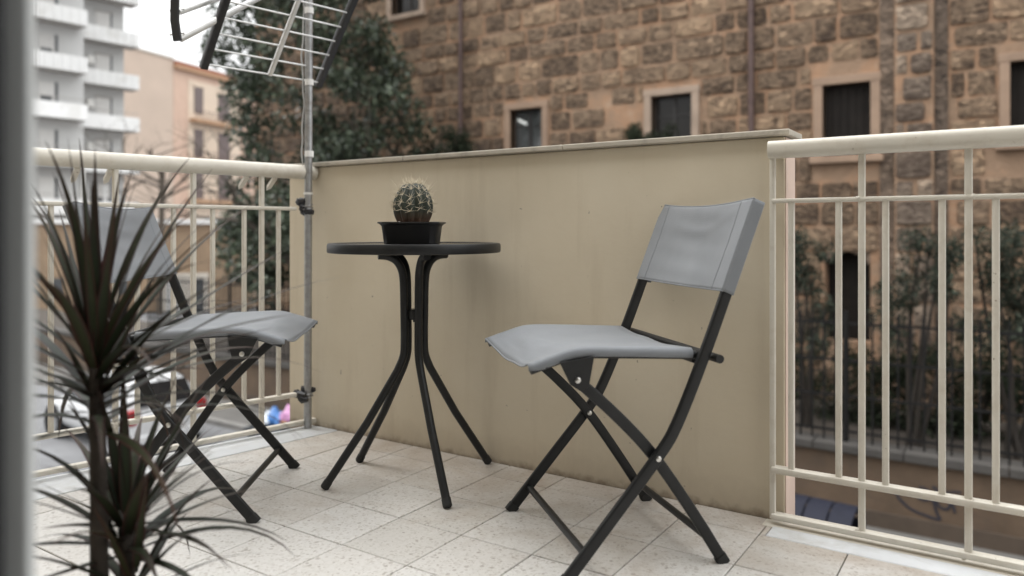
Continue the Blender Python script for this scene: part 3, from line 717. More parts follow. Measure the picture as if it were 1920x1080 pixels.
    o = m.build('back_cloth', 'sling_fabric', t, smooth=True, local=True); sm = o.modifiers.new('cloth', 'SOLIDIFY'); sm.thickness = 0.0018; sm.offset = 0
    for r_ in (rows[0], rows[-1]):
        MB().tube([Vector(q) for q in r_[3:-3]], 0.0018, 6).build('hem', 'sling_fabric', o, smooth='all', local=True)
    for s in (-1, 1):
        j = 6 if s < 0 else n-7
        MB().tube([Vector(rows[i][j])+nv*0.0008 for i in range(len(rows))], 0.0012, 5).build('seam', 'sling_fabric', o, smooth='all', local=True)
    return t
ch = make_chair('grey sling folding chair with black frame, right of the table')
ch.location = (-0.811, 1.655, 0); ch.rotation_euler = (0, 0, R(-132))
c2 = copy_tree(ch); c2['label'] = 'grey sling folding chair behind the spiky plant, beside the left railing'
c2.location = (-1.880, 1.300, 0); c2.rotation_euler = (0, 0, R(36.5))

# ================================================================== TABLE
TC = Vector((-1.476, 1.712, 0)); TR = 0.254
tb = thing('bistro_table', 'small round black table with four splayed tubular legs', 'table', TC)
ZT = 0.700
MB().lathe([(0.0, ZT-0.026), (TR-0.030, ZT-0.026), (TR-0.010, ZT-0.0285), (TR-0.002, ZT-0.0275), (TR, ZT-0.024), (TR, ZT-0.006), (TR-0.003, ZT-0.001), (TR-0.008, ZT), (TR-0.014, ZT-0.002), (TR-0.016, ZT-0.006), (TR-0.018, ZT-0.020), (0.0, ZT-0.020)], TC, 96).build('rim', 'black_steel', tb, smooth=True)
MB().lathe([(0.0, ZT-0.019), (TR-0.019, ZT-0.019), (TR-0.019, ZT-0.004), (TR-0.021, ZT-0.0025), (0.0, ZT-0.0025)], TC, 96).build('glass_top', 'table_glass', tb, smooth=True)
for a in (-127, -30, 69, 173):
    ca, sa = math.cos(R(a)), math.sin(R(a))
    pr = [(0.108, 0.664), (0.080, 0.661), (0.056, 0.648), (0.040, 0.622), (0.034, 0.585), (0.032, 0.50), (0.031, 0.405), (0.035, 0.365), (0.052, 0.325), (0.140, 0.180), (0.262, 0.004)]
    path = []
    sp_ = spline([Vector((r, 0, z)) for r, z in pr[:9]], 4) + [Vector((pr[9][0], 0, pr[9][1])), Vector((pr[10][0], 0, pr[10][1]))]
    path = [TC+Vector((q.x*ca, q.x*sa, q.z)) for q in sp_]
    lg = MB().tube(path, 0.0118, 14).build('leg', 'black_steel', tb, smooth=True)
    e, d = path[-1], (path[-2]-path[-1]).normalized()
    MB().tube([e-d*0.002, e+d*0.002, e+d*0.022], [0.009, 0.0128, 0.0128], 14).build('foot_cap', 'black_rubber', lg, smooth=True)
MB().lathe([(0.0, 0.474), (0.020, 0.474), (0.022, 0.478), (0.022, 0.500), (0.020, 0.504), (0.0, 0.504)], TC, 20).build('collar', 'black_steel', tb, smooth=True)
MB().lathe([(0.0, 0.4735), (0.006, 0.4735), (0.006, 0.466), (0.0, 0.465)], TC, 12).build('bolt', 'black_steel', tb, smooth=True)

# ================================================================== CACTUS IN TRAY POT
PC = on_d(773, 452, 2.17); PC = Vector((PC.x, PC.y, ZT-0.0022))
pot = thing('plant_pot', 'low black plastic tray pot standing on the table', 'pot', PC, R(33.46-6))
def ring(w, d, ch_, z): 
    a, b = w/2, d/2
    return [(-a+ch_, -b, z), (a-ch_, -b, z), (a, -b+ch_, z), (a, b-ch_, z), (a-ch_, b, z), (-a+ch_, b, z), (-a, b-ch_, z), (-a, -b+ch_, z)]
m = MB(); rg = [ring(w*0.94, d*0.94, c_, z*1.16) for w, d, c_, z in ((0.150, 0.105, 0.012, 0.0), (0.154, 0.109, 0.012, 0.002), (0.166, 0.121, 0.014, 0.044), (0.176, 0.131, 0.016, 0.049), (0.188, 0.143, 0.018, 0.051), (0.188, 0.143, 0.018, 0.0545), (0.170, 0.125, 0.014, 0.0545), (0.164, 0.119, 0.014, 0.042))]
for r_ in rg: m.v += [Vector(q) for q in r_]
for i in range(len(rg)-1):
    for j in range(8): m.f.append((i*8+j, i*8+(j+1) % 8, (i+1)*8+(j+1) % 8, (i+1)*8+j))
m.f.append(tuple(reversed(range(8))))
m.build('tray', 'pot_plastic', pot, smooth=True, local=True)
MB().prism([(q[0]*0.985, q[1]*0.985, 0.044) for q in rg[-1]], (0, 0, 0.006)).build('soil', 'soil', pot, local=True)
for i in range(46):
    x, y = random.uniform(-0.070, 0.070), random.uniform(-0.048, 0.048)
    if x*x+y*y < 0.042**2: continue
    r0 = random.uniform(0.005, 0.010); bm = bmesh.new(); bmesh.ops.create_icosphere(bm, subdivisions=1, radius=1)
    for v in bm.verts: v.co = Vector((v.co.x*r0*random.uniform(.85, 1.15), v.co.y*r0*random.uniform(.85, 1.15), v.co.z*r0*0.7))
    me = bpy.data.meshes.new('pebble'); bm.to_mesh(me); bm.free(); me.materials.append(MATS['pebble'])
    for p_ in me.polygons: p_.use_smooth = True
    link('pebble', me, pot, (x, y, 0.053+random.uniform(0, 0.008)))
CA = PC + Vector((0.004, 0.0, 0.047))
cac = thing('barrel_cactus', 'round ribbed barrel cactus with pale spines in the tray pot', 'cactus', CA, R(12))
NRIB = 13; m = MB(); nseg = NRIB*8; prof = []
def crad(t): return 0.0560*math.sin(math.pi*(0.16+0.80*t))**0.62 * (1.0 if t < 0.93 else math.sqrt(max(0, (1-t)/0.07))*0.9+0.1)
HC = 0.134
nt_ = 26
def csurf(a, t):
    z = HC*(0.02+0.98*t); r = crad(t); ph = (a*NRIB/(2*math.pi)) % 1; rib = 1-abs(2*ph-1)      # 1 on the rib
    r *= 0.84+0.19*rib**0.7; return Vector((r*math.cos(a), r*math.sin(a), z-0.006*(t > 0.9)*(t-0.9)*10))
for i in range(nt_+1):
    for j in range(nseg): m.v.append(csurf(2*math.pi*j/nseg, i/nt_))
for i in range(nt_):
    for j in range(nseg): m.f.append((i*nseg+j, i*nseg+(j+1) % nseg, (i+1)*nseg+(j+1) % nseg, (i+1)*nseg+j))
m.f.append(tuple(nt_*nseg+j for j in range(nseg))); m.f.append(tuple(reversed(range(nseg))))
m.build('body', 'cactus_skin', cac, smooth='all', local=True)
sp_mb = MB()
for r_ in range(NRIB):
    a = 2*math.pi*(r_+0.5)/NRIB
    for kx in range(5):
        t = 0.34+0.62*(kx+random.uniform(-.2, .2)+0.25*(r_ % 2))/4.2; t = min(t, 0.975)
        p = csurf(a, t); nrm = (csurf(a, t)-Vector((0, 0, HC*0.45))).normalized(); tan = Vector((-math.sin(a), math.cos(a), 0)); bi = nrm.cross(tan)
        for q in range(8 if t > 0.5 else 6):
            ang = 2*math.pi*q/9+random.uniform(-.3, .3); ln = random.uniform(0.016, 0.031)*(1.15 if t > 0.75 else 0.9)
            d = (nrm*random.uniform(0.35, 0.95) + (tan*math.cos(ang)+bi*math.sin(ang))).normalized()
            if random.random() < 0.12: d = nrm; ln *= 1.25
            w = d.orthogonal().normalized()*0.0009; w2 = d.cross(w)
            b0 = p-nrm*0.001; e = b0+d*ln
            sp_mb.add([b0+w, b0-w*0.5+w2*0.87, b0-w*0.5-w2*0.87, e], [(0, 1, 3), (1, 2, 3), (2, 0, 3), (2, 1, 0)])
tag(sp_mb.build('spines', 'spine', cac, local=True), kind='stuff')

# ================================================================== DRAGON TREE IN THE FOREGROUND
DP = on_d(178, 760, 1.20); DB = Vector((DP.x+0.012, DP.y+0.0, 0.0))
dpot = thing('flower_pot', 'terracotta pot at the foot of the spiky plant', 'pot', DB)
MB().lathe([(0.0, 0.0), (0.085, 0.0), (0.100, 0.080), (0.108, 0.082), (0.108, 0.105), (0.096, 0.105), (0.094, 0.085), (0.0, 0.085)], DB+Vector((0, 0, 0.001)), 40).build('vessel', 'terracotta', dpot, smooth=True)
MB().lathe([(0.0, 0.097), (0.05, 0.095), (0.0945, 0.089), (0.0945, 0.0865), (0.0, 0.0865)], DB+Vector((0, 0, 0.001)), 32).build('soil', 'soil', dpot)
dr = thing('dragon_tree', 'dark spiky dragon tree plant blurred in the left foreground', 'plant', DB+Vector((0, 0, 0.096)))
def leaf(parent, P, az, el, L, w, droop, tw=0.0):
    d = Vector((math.cos(az)*math.cos(el), math.sin(az)*math.cos(el), math.sin(el)))
    side0 = Vector((-math.sin(az), math.cos(az), 0)); n = 9; m = MB(); m.uv = []
    p = Vector(P); prev = None
    for i in range(n+1):
        f = i/n; a = el - droop*f**1.6
        d = Vector((math.cos(az)*math.cos(a), math.sin(az)*math.cos(a), math.sin(a)))
        if i: p = p + d*(L/n)
        ww = w*(0.62+0.38*math.sin(math.pi*min(1, f*1.6+0.05)))*(1-max(0, (f-0.45)/0.55)**1.5)*0.5 + 0.0003
        up_ = side0.cross(d); sd_ = (side0*math.cos(tw*f)+up_*math.sin(tw*f)); nn = sd_.cross(d)
        m.v += [p - sd_*ww - nn*(-ww*0.28), p.copy(), p + sd_*ww - nn*(-ww*0.28)]
        m.uv += [(0, f), (0.5, f), (1, f)]
    for i in range(n):
        b = i*3; m.f += [(b, b+1, b+4, b+3), (b+1, b+2, b+5, b+4)]
    m.build('leaf', 'dracaena_leaf', parent, smooth='all')
def trunk_path(a, b, bend): 
    mid = a.lerp(b, 0.5)+bend; return spline([a, mid, b], 8)
h1 = on_d(180, 690, 1.20); base = DB+Vector((0, 0, 0.088))
tp = trunk_path(base, h1, Vector((0.004, 0, 0))); nn_ = len(tp)
radii = [0.0150*(1-0.28*i/(nn_-1))*(1+0.05*math.sin(i*2.1)) for i in range(nn_)]
MB().tube(tp, radii, 14).build('trunk', 'bark_brown', dr, smooth='all')
h2 = on_d(236, 985, 1.23); tp2 = trunk_path(base+Vector((0.03, 0.02, -0.0)), h2, Vector((0.01, 0.0, 0)))
MB().tube(tp2, [0.012]*len(tp2), 12).build('stem', 'bark_brown', dr, smooth='all')
GA = math.pi*(3-math.sqrt(5))
def rosette(h, nl, Lr, wr, hspan, e0, e1, seed):
    random.seed(seed)
    for i in range(nl):
        f = i/(nl-1)                                    # 0 = lowest, oldest leaves; 1 = youngest, upright
        az = i*GA + random.uniform(-.25, .25); el = R(e0+(e1-e0)*f**1.1 + random.uniform(-9, 9))
        L = random.uniform(*Lr)*(0.80+0.35*math.sin(math.pi*min(1, 0.25+f*0.65)))
        back = -math.sin(az)                            # towards the house wall
        if back > 0.3: L = min(L, 0.31/max(0.3, math.cos(el)*back))
        # towards the lens: keep clear of it
        toward = math.cos(az)*0.83+math.sin(az)*(-0.55)
        if toward > 0.75: L = min(L, 0.30)
        P = h + Vector((math.cos(az)*0.012, math.sin(az)*0.012, (f-0.55)*hspan))
        leaf(dr, P, az, el, L, random.uniform(*wr), R(random.uniform(18, 78))*(1.15-f*0.8), random.uniform(-.5, .5))
rosette(h1, 56, (0.25, 0.38), (0.012, 0.020), 0.18, 10, 80, 3)
rosette(h2, 32, (0.17, 0.28), (0.014, 0.021), 0.09, 10, 80, 5)
h3 = on_d(252, 1090, 1.21); rosette(h3, 14, (0.14, 0.22), (0.012, 0.018), 0.06, 5, 78, 8)
MB().tube([base+Vector((0.03, -0.02, 0)), h3], 0.010, 10).build('stem', 'bark_brown', dr, smooth='all')
# single leaves that stand out in the photo: (tip pixel, depth of tip)
def leaf_to(h, u, v, d, w, sagf):
    T = on_d(u, v, d); dv = T-h; az = math.atan2(dv.y, dv.x); hor = math.hypot(dv.x, dv.y); el = math.atan2(dv.z, hor)
    leaf(dr, h, az, el+sagf*0.42, dv.length*1.02, w, sagf, random.uniform(-.4, .4))
for a in ((128, 262, 1.20, 0.024, 0.04), (178, 290, 1.16, 0.022, 0.04), (262, 318, 1.22, 0.021, 0.25), (300, 368, 1.25, 0.019, 0.2), (390, 325, 1.30, 0.017, 0.2), (385, 412, 1.28, 0.017, 0.35),
          (530, 470, 1.36, 0.017, 0.1), (552, 588, 1.22, 0.024, 0.25), (455, 560, 1.24, 0.022, 0.35), (430, 655, 1.22, 0.02, 0.4), (330, 420, 1.26, 0.017, 0.2), (375, 760, 1.18, 0.018, 1.1), (80, 440, 1.18, 0.018, 0.1), (215, 400, 1.12, 0.02, 0.1)):
    leaf_to(h1, *a)
hl = h1 - Vector((0, 0, 0.045))
for a in ((505, 615, 1.24, 0.024, 0.3), (470, 560, 1.27, 0.020, 0.25), (415, 620, 1.20, 0.024, 0.45), (395, 690, 1.22, 0.020, 0.7), (350, 560, 1.16, 0.024, 0.25), (330, 640, 1.15, 0.022, 0.5), (300, 500, 1.22, 0.026, 0.15), (90, 600, 1.19, 0.026, 0.3), (80, 700, 1.2, 0.024, 0.6)):
    leaf_to(hl, *a)
for a in ((540, 1010, 1.30, 0.014, 0.7), (425, 815, 1.26, 0.013, 0.15), (395, 850, 1.3, 0.013, 0.2), (428, 893, 1.26, 0.012, 0.1), (75, 905, 1.17, 0.02, 0.05), (80, 990, 1.2, 0.014, 0.3), (450, 1078, 1.28, 0.014, 0.8), (330, 790, 1.25, 0.013, 0.1), (205, 790, 1.22, 0.013, 0.1)):
    leaf_to(h2, *a)
random.seed(21)
# ================================================================== LOW STREET WALL AND IRON FENCE
lw = thing('street_wall', 'low ochre street wall with stone coping and a black graffiti scribble', 'wall', (-8, FENCE_Y+0.15, STREET))
WT = STREET+1.02
MB().box((-30, FENCE_Y, STREET-0.1), (12, FENCE_Y+0.29, WT)).build('wall', 'ochre_wall', lw)
MB().box((-30, FENCE_Y-0.03, STREET-0.1), (12, FENCE_Y-0.002, STREET+0.25)).build('plinth', 'plinth', lw, bevel=0.01)
x = -30.0; nst = 0
while x < 12:
    L = random.uniform(0.95, 1.25)
    MB().box((x+0.006, FENCE_Y-0.09, WT+0.002), (x+L-0.006, FENCE_Y+0.36, WT+0.125+random.uniform(-.006, .006))).build('coping_stone', 'coping', lw, bevel=0.012); x += L
gy = FENCE_Y-0.006
def scribble(pts, w):
    P = spline([on_y(u, v, gy) for u, v in pts], 6); m = MB()
    m.sweep(P, rect(w, 0.004), (0.3, 0, 1)); m.build('graffiti_stroke', 'graffiti', lw)
def sc(c): return (1480+c[0]/4.155, 820+c[1]/4.155)
scribble([sc(q) for q in ((830, 420), (860, 480), (950, 560), (1080, 615), (1170, 640), (1150, 590), (1125, 510), (1090, 420), (1010, 385))], 0.035)
scribble([sc(q) for q in ((1000, 470), (1060, 490), (1120, 470), (1150, 410), (1110, 385))], 0.035)
scribble([sc(q) for q in ((1130, 470), (1170, 540), (1230, 560), (1265, 510), (1290, 590))], 0.035)
scribble([sc(q) for q in ((1170, 440), (1260, 425), (1340, 430))], 0.028)

fe = thing('iron_fence', 'black iron railings standing on the low street wall', 'fence', (-8, FENCE_Y+0.13, WT+0.12))
FZ0, FZ1 = WT+0.11, WT+0.125+1.85; fy = FENCE_Y+0.13
me_bar = MB().sweep([(0, 0, 0), (0, 0, FZ1-FZ0), (0, 0, FZ1-FZ0+0.06)], rect(0.026, 0.026), (1, 0, 0)); 
me_bar.v[-4:] = [Vector((v.x*0.1, v.y*0.1, v.z)) for v in me_bar.v[-4:]]; me_bar = me_bar.mesh('bar'); me_bar.materials.append(MATS['iron_black'])
org = frame_of(fe).inverted()
x = -20.0; i = 0
while x < 3.0:
    o = link('bar', me_bar, fe, org @ Vector((x, fy, FZ0))); x += 0.165; i += 1
for z in (FZ0+0.14, FZ0+0.66, FZ1-0.14, FZ0+1.18):
    MB().box((-20.1, fy-0.014, z), (3.1, fy+0.014, z+0.035)).build('cross_rail', 'iron_black', fe)
for xx in (-16.4, -12.9, -9.4, -5.9, -2.05, 1.6):
    MB().box((xx-0.028, fy-0.028, FZ0-0.02), (xx+0.028, fy+0.028, FZ1+0.06)).build('post', 'iron_black', fe)

# ================================================================== STONE BUILDING
FY = 16.0
sb = thing('stone_building', 'old brown stone building with rough blocks across the street', 'building', (-8, FY+1, STREET))
def fx(u, v=200, Y=FY): return on_y(u, v, Y)
wins = []           # x0,x1,z0,z1 of openings
def wspec(u0, u1, vt, vb):
    a, b = fx(u0, vt), fx(u1, vt); z1 = (fx((u0+u1)/2, vt)).z; z0 = fx((u0+u1)/2, vb).z; return (a.x, b.x, z0, z1)
W0 = wspec(735, 789, -70, 26); W1 = wspec(958, 1018, 204, 292); W2 = wspec(1222, 1298, 178, 278); W3 = wspec(1543, 1633, 157, 290); W4 = wspec(1894, 1985, 112, 262)
wins = [W0, W1, W2, W3, W4]
AR = wspec(1546, 1632, 472, 640)
# wall body built as piers around the openings so that each window is a real recess
def wall_with_holes(x0, x1, z0, z1, holes, y0, y1):
    m = MB(); xs = sorted(set([x0, x1]+[h[0] for h in holes]+[h[1] for h in holes])); zs = sorted(set([z0, z1]+[h[2] for h in holes]+[h[3] for h in holes]))
    for a, b in zip(xs, xs[1:]):
        for c, d in zip(zs, zs[1:]):
            if any(h[0] <= a+1e-6 and b-1e-6 <= h[1] and h[2] <= c+1e-6 and d-1e-6 <= h[3] for h in holes): continue
            m.box((a, y0, c), (b, y1, d))
    return m
XA, XB, ZA, ZB = -20.6, 6.0, STREET+0.5, 11.0
m = wall_with_holes(XA, XB, ZA, ZB, wins+[AR], FY, FY+0.6)
# merge inner faces so that only the skin remains
wo_ = m.build('wall', 'mortar', sb, merge=True)
bm = bmesh.new(); bm.from_mesh(wo_.data)
seen = {}
for f in bm.faces:
    c = f.calc_center_median(); seen.setdefault((round(c.x, 3), round(c.y, 3), round(c.z, 3)), []).append(f)
bmesh.ops.delete(bm, geom=[f for fs in seen.values() if len(fs) > 1 for f in fs], context='FACES'); bm.to_mesh(wo_.data); bm.free()
MB().box((XA, FY+0.61, ZA), (XB, FY+9, ZB+0.4)).build('rear_block', 'mortar', sb)
MB().box((XA-0.2, FY-0.35, ZB), (XB+0.2, FY+9.2, ZB+0.6)).build('cornice', 'trim_stone', sb)
# windows
def window(w, i, trim='trim_stone', shutter=False, surround=0.165):
    x0, x1, z0, z1 = w
    o = thing  # noqa
    f = MB(); t = surround; d0, d1 = FY-0.075, FY+0.16
    f.box((x0-t, d0, z0-0.02), (x0, d1, z1)); f.box((x1, d0, z0-0.02), (x1+t, d1, z1)); f.box((x0-t-0.02, d0-0.004, z1), (x1+t+0.02, d1, z1+t*0.95))
    s = f.build('window_surround', trim, sb, bevel=0.012)
    MB().box((x0-t-0.06, d0-0.08, z0-0.16), (x1+t+0.06, d1, z0-0.021)).build('sill', trim, s, bevel=0.015)
    yv = FY+0.17
    if shutter:
        n = max(6, int((x1-x0)/0.13)); w_ = (x1-x0)/n
        for k in range(n):
            MB().box((x0+k*w_+0.004, yv+random.uniform(-.006, .006), z0), (x0+(k+1)*w_-0.004, yv+0.05, z1)).build('shutter_board', 'shutter_dark', s)
        MB().box((x0, yv+0.052, z0), (x1, yv+0.08, z1)).build('shutter_back', 'shutter_dark', s)
    else:
        fr = MB(); b = 0.055; xm = (x0+x1)/2
        for (a, c, e, g) in ((x0, x0+b, z0, z1), (x1-b, x1, z0, z1), (xm-b*0.75, xm+b*0.75, z0, z1)): fr.box((a, yv, e), (c, yv+0.07, g))
        for (a, c) in ((x0+b, xm-b*0.75), (xm+b*0.75, x1-b)):
            fr.box((a, yv+0.003, z1-b), (c, yv+0.067, z1)); fr.box((a, yv+0.003, z0), (c, yv+0.067, z0+b)); fr.box((a, yv+0.006, z0+(z1-z0)*0.62), (c, yv+0.064, z0+(z1-z0)*0.62+0.035))
        fr.build('sash', 'window_wood', s)
        for (a, c) in ((x0+b, xm-b*0.75), (xm+b*0.75, x1-b)):
            for (e, g) in ((z0+b, z0+(z1-z0)*0.62), (z0+(z1-z0)*0.62+0.035, z1-b)):
                MB().box((a, yv+0.028, e), (c, yv+0.036, g)).build('pane', 'pane_dark', s)
    return s
s0 = window(W0, 0, 'trim_pale'); window(W2, 2, 'trim_pale'); window(W3, 3, shutter=True, surround=0.17); window(W4, 4, shutter=True, surround=0.16)
# W1: clear panes, a lit tube lamp inside
s1 = window(W1, 1, 'trim_stone')
la, lb = fx(973, 225, FY+0.30), fx(990, 233, FY+0.36)
MB().box((W1[0]-0.01, FY+0.32, W1[2]), (W1[1]+0.01, FY+0.6, W1[3])).build('room_back', 'shutter_dark', s1)
for o in [c for c in s1.children if c.name.startswith('pane')]: o.data.materials[0] = MATS['pane_clear']
MB().tube([Vector((la.x, FY+0.27, la.z)), Vector((lb.x, FY+0.29, lb.z))], 0.032, 10).build('ceiling_lamp', 'lamp_tube', s1)
# arched doorway
ax0, ax1, az0, az1 = AR
m = MB(); rise = 0.28; n = 12
for i in range(n):                       # infill above the arch curve, in stone
    a, b = ax0+(ax1-ax0)*i/n, ax0+(ax1-ax0)*(i+1)/n
    za = az1-rise*((2*((a+b)/2-ax0)/(ax1-ax0)-1)**2)
    m.box((a, FY+0.002, za), (b, FY+0.5, az1+0.01))
m.build('arch_infill', 'rubble_dark', sb)
MB().box((ax0-0.05, FY+0.40, az0-0.2), (ax1+0.05, FY+0.5, az1+0.05)).build('door', 'shutter_dark', sb)
# pilaster and its strips, near the right
pl0, pl1 = fx(1678).x, fx(1752).x
for nm, a, b, p_ in (('pilaster', pl0, pl1, 0.10), ('pilaster_strip', pl0-0.26, pl0-0.002, 0.045), ('pilaster_strip', pl1+0.002, pl1+0.22, 0.05)):
    MB().box((a, FY-p_, ZA), (b, FY+0.1, ZB-0.01)).build(nm, 'mortar' if nm == 'pilaster' else 'rubble_dark', sb, bevel=0.02)
# downpipes
for u in (868, 1411):
    xp = fx(u).x; m = MB().tube([(xp, FY-0.10, ZA), (xp, FY-0.10, ZB-0.1)], 0.055 if u < 1000 else 0.062, 12); o = m.build('downpipe', 'pipe_brown', sb, smooth=True)
    for z in (-0.5, 1.6, 3.4, 5.3): MB().tube([(xp, FY-0.10, z), (xp, FY-0.10, z+0.07)], 0.075, 12).build('pipe_bracket', 'pipe_brown', o, smooth=True)
# every stone block
blocks = []
z = ZA+0.05
excl = [(w[0]-0.19, w[1]+0.19, w[2]-0.17, w[3]+0.18) for w in wins] + [(ax0-0.05, ax1+0.05, az0-0.5, az1+0.05), (pl0-0.28, pl0, ZA, ZB), (pl1, pl1+0.24, ZA, ZB)]
while z < 8.2:
    h = random.uniform(0.38, 0.56); x = XA+0.1+random.uniform(0, 0.3)
    while x < XB-0.3:
        w_ = random.uniform(0.42, 0.76) if random.random() < 0.78 else random.uniform(0.76, 1.15)
        iv = [(x, x+w_)]
        for e in excl:
            if e[2] < z+h-0.06 and e[3] > z+0.06:
                nv_ = []
                for a, b in iv:
                    if e[1] <= a or e[0] >= b: nv_.append((a, b)); continue
                    if e[0]-a > 0.16: nv_.append((a, e[0]))
                    if b-e[1] > 0.16: nv_.append((e[1], b))
                iv = nv_
        from mathutils import noise as _ns
        pq = _ns.noise(Vector((x*0.45, 3.3, z*0.45)))
        if pq > 0.62 and z > 1.5: iv = []            # patched over with render
        for a, b in iv:
            inp = a >= pl0-0.02 and b <= pl1+0.3 and (a+b)/2 < pl1
            if a < pl0 < b or a < pl1 < b: 
                if (a+b)/2 < pl0 or (a+b)/2 > pl1: pass
            blocks.append((a, b, z, z+h, (pl0 <= (a+b)/2 <= pl1)))
        x += w_
    z += h
vis = []; rest = []
for b in blocks:
    c = Vector(((b[0]+b[1])/2, FY, (b[2]+b[3])/2)); u, v, d = to_px(c); size = (b[1]-b[0])*(b[3]-b[2])/d**2
    top = 300-0.067*(u-590)
    seen_ = -60 < v and ((700 < u < 1455 and v < top+30) or (1455 <= u < 1990 and v < 660) or (430 < u < 560 and 380 < v < 620))
    (vis if seen_ else rest).append((size, b))
vis.sort(key=lambda q: -q[0])
def block_mb(mb, b):
    a, c, z0, z1, onp = b; g = random.uniform(0.014, 0.034); y0 = FY-0.10 if onp else FY
    a += g; c -= g; z0 += g; z1 -= g
    if onp: a = max(a, pl0+0.02); c = min(c, pl1-0.02)
    if c-a < 0.08 or z1-z0 < 0.08: return False
    pr = random.uniform(0.02, 0.07); rr_ = min(c-a, z1-z0)
    pts = []
    cor = rr_*random.uniform(0.05, 0.14)
    for (px_, pz_, sx_, sz_) in ((a, z0, 1, 1), (c, z0, -1, 1), (c, z1, -1, -1), (a, z1, 1, -1)):
        k1, k2 = cor*random.uniform(.5, 1.5), cor*random.uniform(.5, 1.5)
        p1, p2 = (px_+sx_*k1, pz_), (px_, pz_+sz_*k2)
        pts += [p2, p1] if (sx_, sz_) in ((1, 1), (-1, -1)) else [p1, p2]
    pts2 = []
    for i in range(8):
        p, q = pts[i], pts[(i+1) % 8]; pts2.append(p)
        if i % 2 == 1: pts2.append(((p[0]+q[0])/2+random.uniform(-.02, .02), (p[1]+q[1])/2+random.uniform(-.02, .02)))
    n = len(pts2); mxx, mzz = (a+c)/2, (z0+z1)/2; ins = 0.022
    V = [(px_, y0+0.01, pz_) for px_, pz_ in pts2]
    V += [(px_+(mxx-px_)*ins/max(.05, abs(mxx-a)), y0-pr+random.uniform(0, .014), pz_+(mzz-pz_)*ins/max(.05, abs(mzz-z0))) for px_, pz_ in pts2]
    V.append((mxx+random.uniform(-.05, .05), y0-pr-random.uniform(-0.01, 0.025), mzz))
    F = [(i, (i+1) % n, (i+1) % n+n, i+n) for i in range(n)] + [(i+n, (i+1) % n+n, 2*n) for i in range(n)]
    mb.add(V, F); return True
nblk = 0
stuff = MB()
for s_, b in vis:
    if nblk < 296:
        m = MB()
        if block_mb(m, b): m.build('stone_block', 'stone_pale' if b[4] else 'stone_block_brown', sb); nblk += 1
    else: block_mb(stuff, b)
for s_, b in rest: block_mb(stuff, b)
tag(stuff.build('stone_blocks', 'stone_block_brown', sb), kind='stuff')

# ================================================================== FOLIAGE
def leaf_cloud(centres, radii, n, size, flat=1.0, aspect=0.5, outer=0.35):
    """n pointed leaf quads spread through clumps (numpy)"""
    ci = rng.choice(len(centres), n, p=np.array(radii)**2.4/np.sum(np.array(radii)**2.4))
    c = np.array([tuple(q) for q in centres])[ci]; r = np.array(radii)[ci]
    d = rng.normal(size=(n, 3)); d /= np.linalg.norm(d, axis=1)[:, None]
    rad = r*(outer+(1-outer)*rng.random(n)**0.5)*(1+0.15*rng.normal(size=n))
    p = c + d*rad[:, None]*np.array([1, 1, flat])
    ax = rng.normal(size=(n, 3))*0.7 + d*0.6 + np.array([0, 0, -0.45]); ax /= np.linalg.norm(ax, axis=1)[:, None]
    nr = rng.normal(size=(n, 3))*0.6 + np.array([0, 0, 0.8]) + d*0.4; nr -= ax*np.sum(nr*ax, axis=1)[:, None]; nr /= np.linalg.norm(nr, axis=1)[:, None]
    sd_ = np.cross(ax, nr); L = size*(0.7+0.6*rng.random(n))[:, None]; w = L*aspect*0.5
    v = np.stack([p, p+ax*L*0.45+sd_*w+nr*L*0.06, p+ax*L, p+ax*L*0.45-sd_*w+nr*L*0.06], axis=1).reshape(-1, 3)
    return v
def quads_mesh(name, v, mat):
    n = len(v)//4; me = bpy.data.meshes.new(name); me.vertices.add(len(v)); me.vertices.foreach_set('co', v.astype(np.float32).ravel())
    me.loops.add(4*n); me.loops.foreach_set('vertex_index', np.arange(4*n, dtype=np.int32)); me.polygons.add(n)
    me.polygons.foreach_set('loop_start', np.arange(0, 4*n, 4, dtype=np.int32)); me.polygons.foreach_set('loop_total', np.full(n, 4, dtype=np.int32))
    me.update(calc_edges=True); me.materials.append(MATS[mat]); return me
def branch(m, p, d, L, r, depth, wob=0.35, kids=(2, 3), shrink=0.72, tips=None, upb=0.08):
    pts = [Vector(p)]; rs = [r]; d = Vector(d).normalized()
    for i in range(4):
        d = (d + Vector((random.gauss(0, wob), random.gauss(0, wob), random.gauss(0, wob)+upb))*0.35).normalized()
        pts.append(pts[-1]+d*L/4); rs.append(r*(1-0.42*(i+1)/4))
    m.tube(pts, rs, 7 if r > 0.03 else 5, caps=False)
    if depth == 0:
        if tips is not None: tips.append(pts[-1])
        return
    for k in range(random.randint(*kids)):
        a = random.choice((2, 3, 4)); dd = (d + Vector((random.gauss(0, .7), random.gauss(0, .7), random.gauss(0.1, .5)))).normalized()
        branch(m, pts[a], dd, L*shrink*random.uniform(.8, 1.15), rs[a]*0.72, depth-1, wob, kids, shrink, tips, upb)

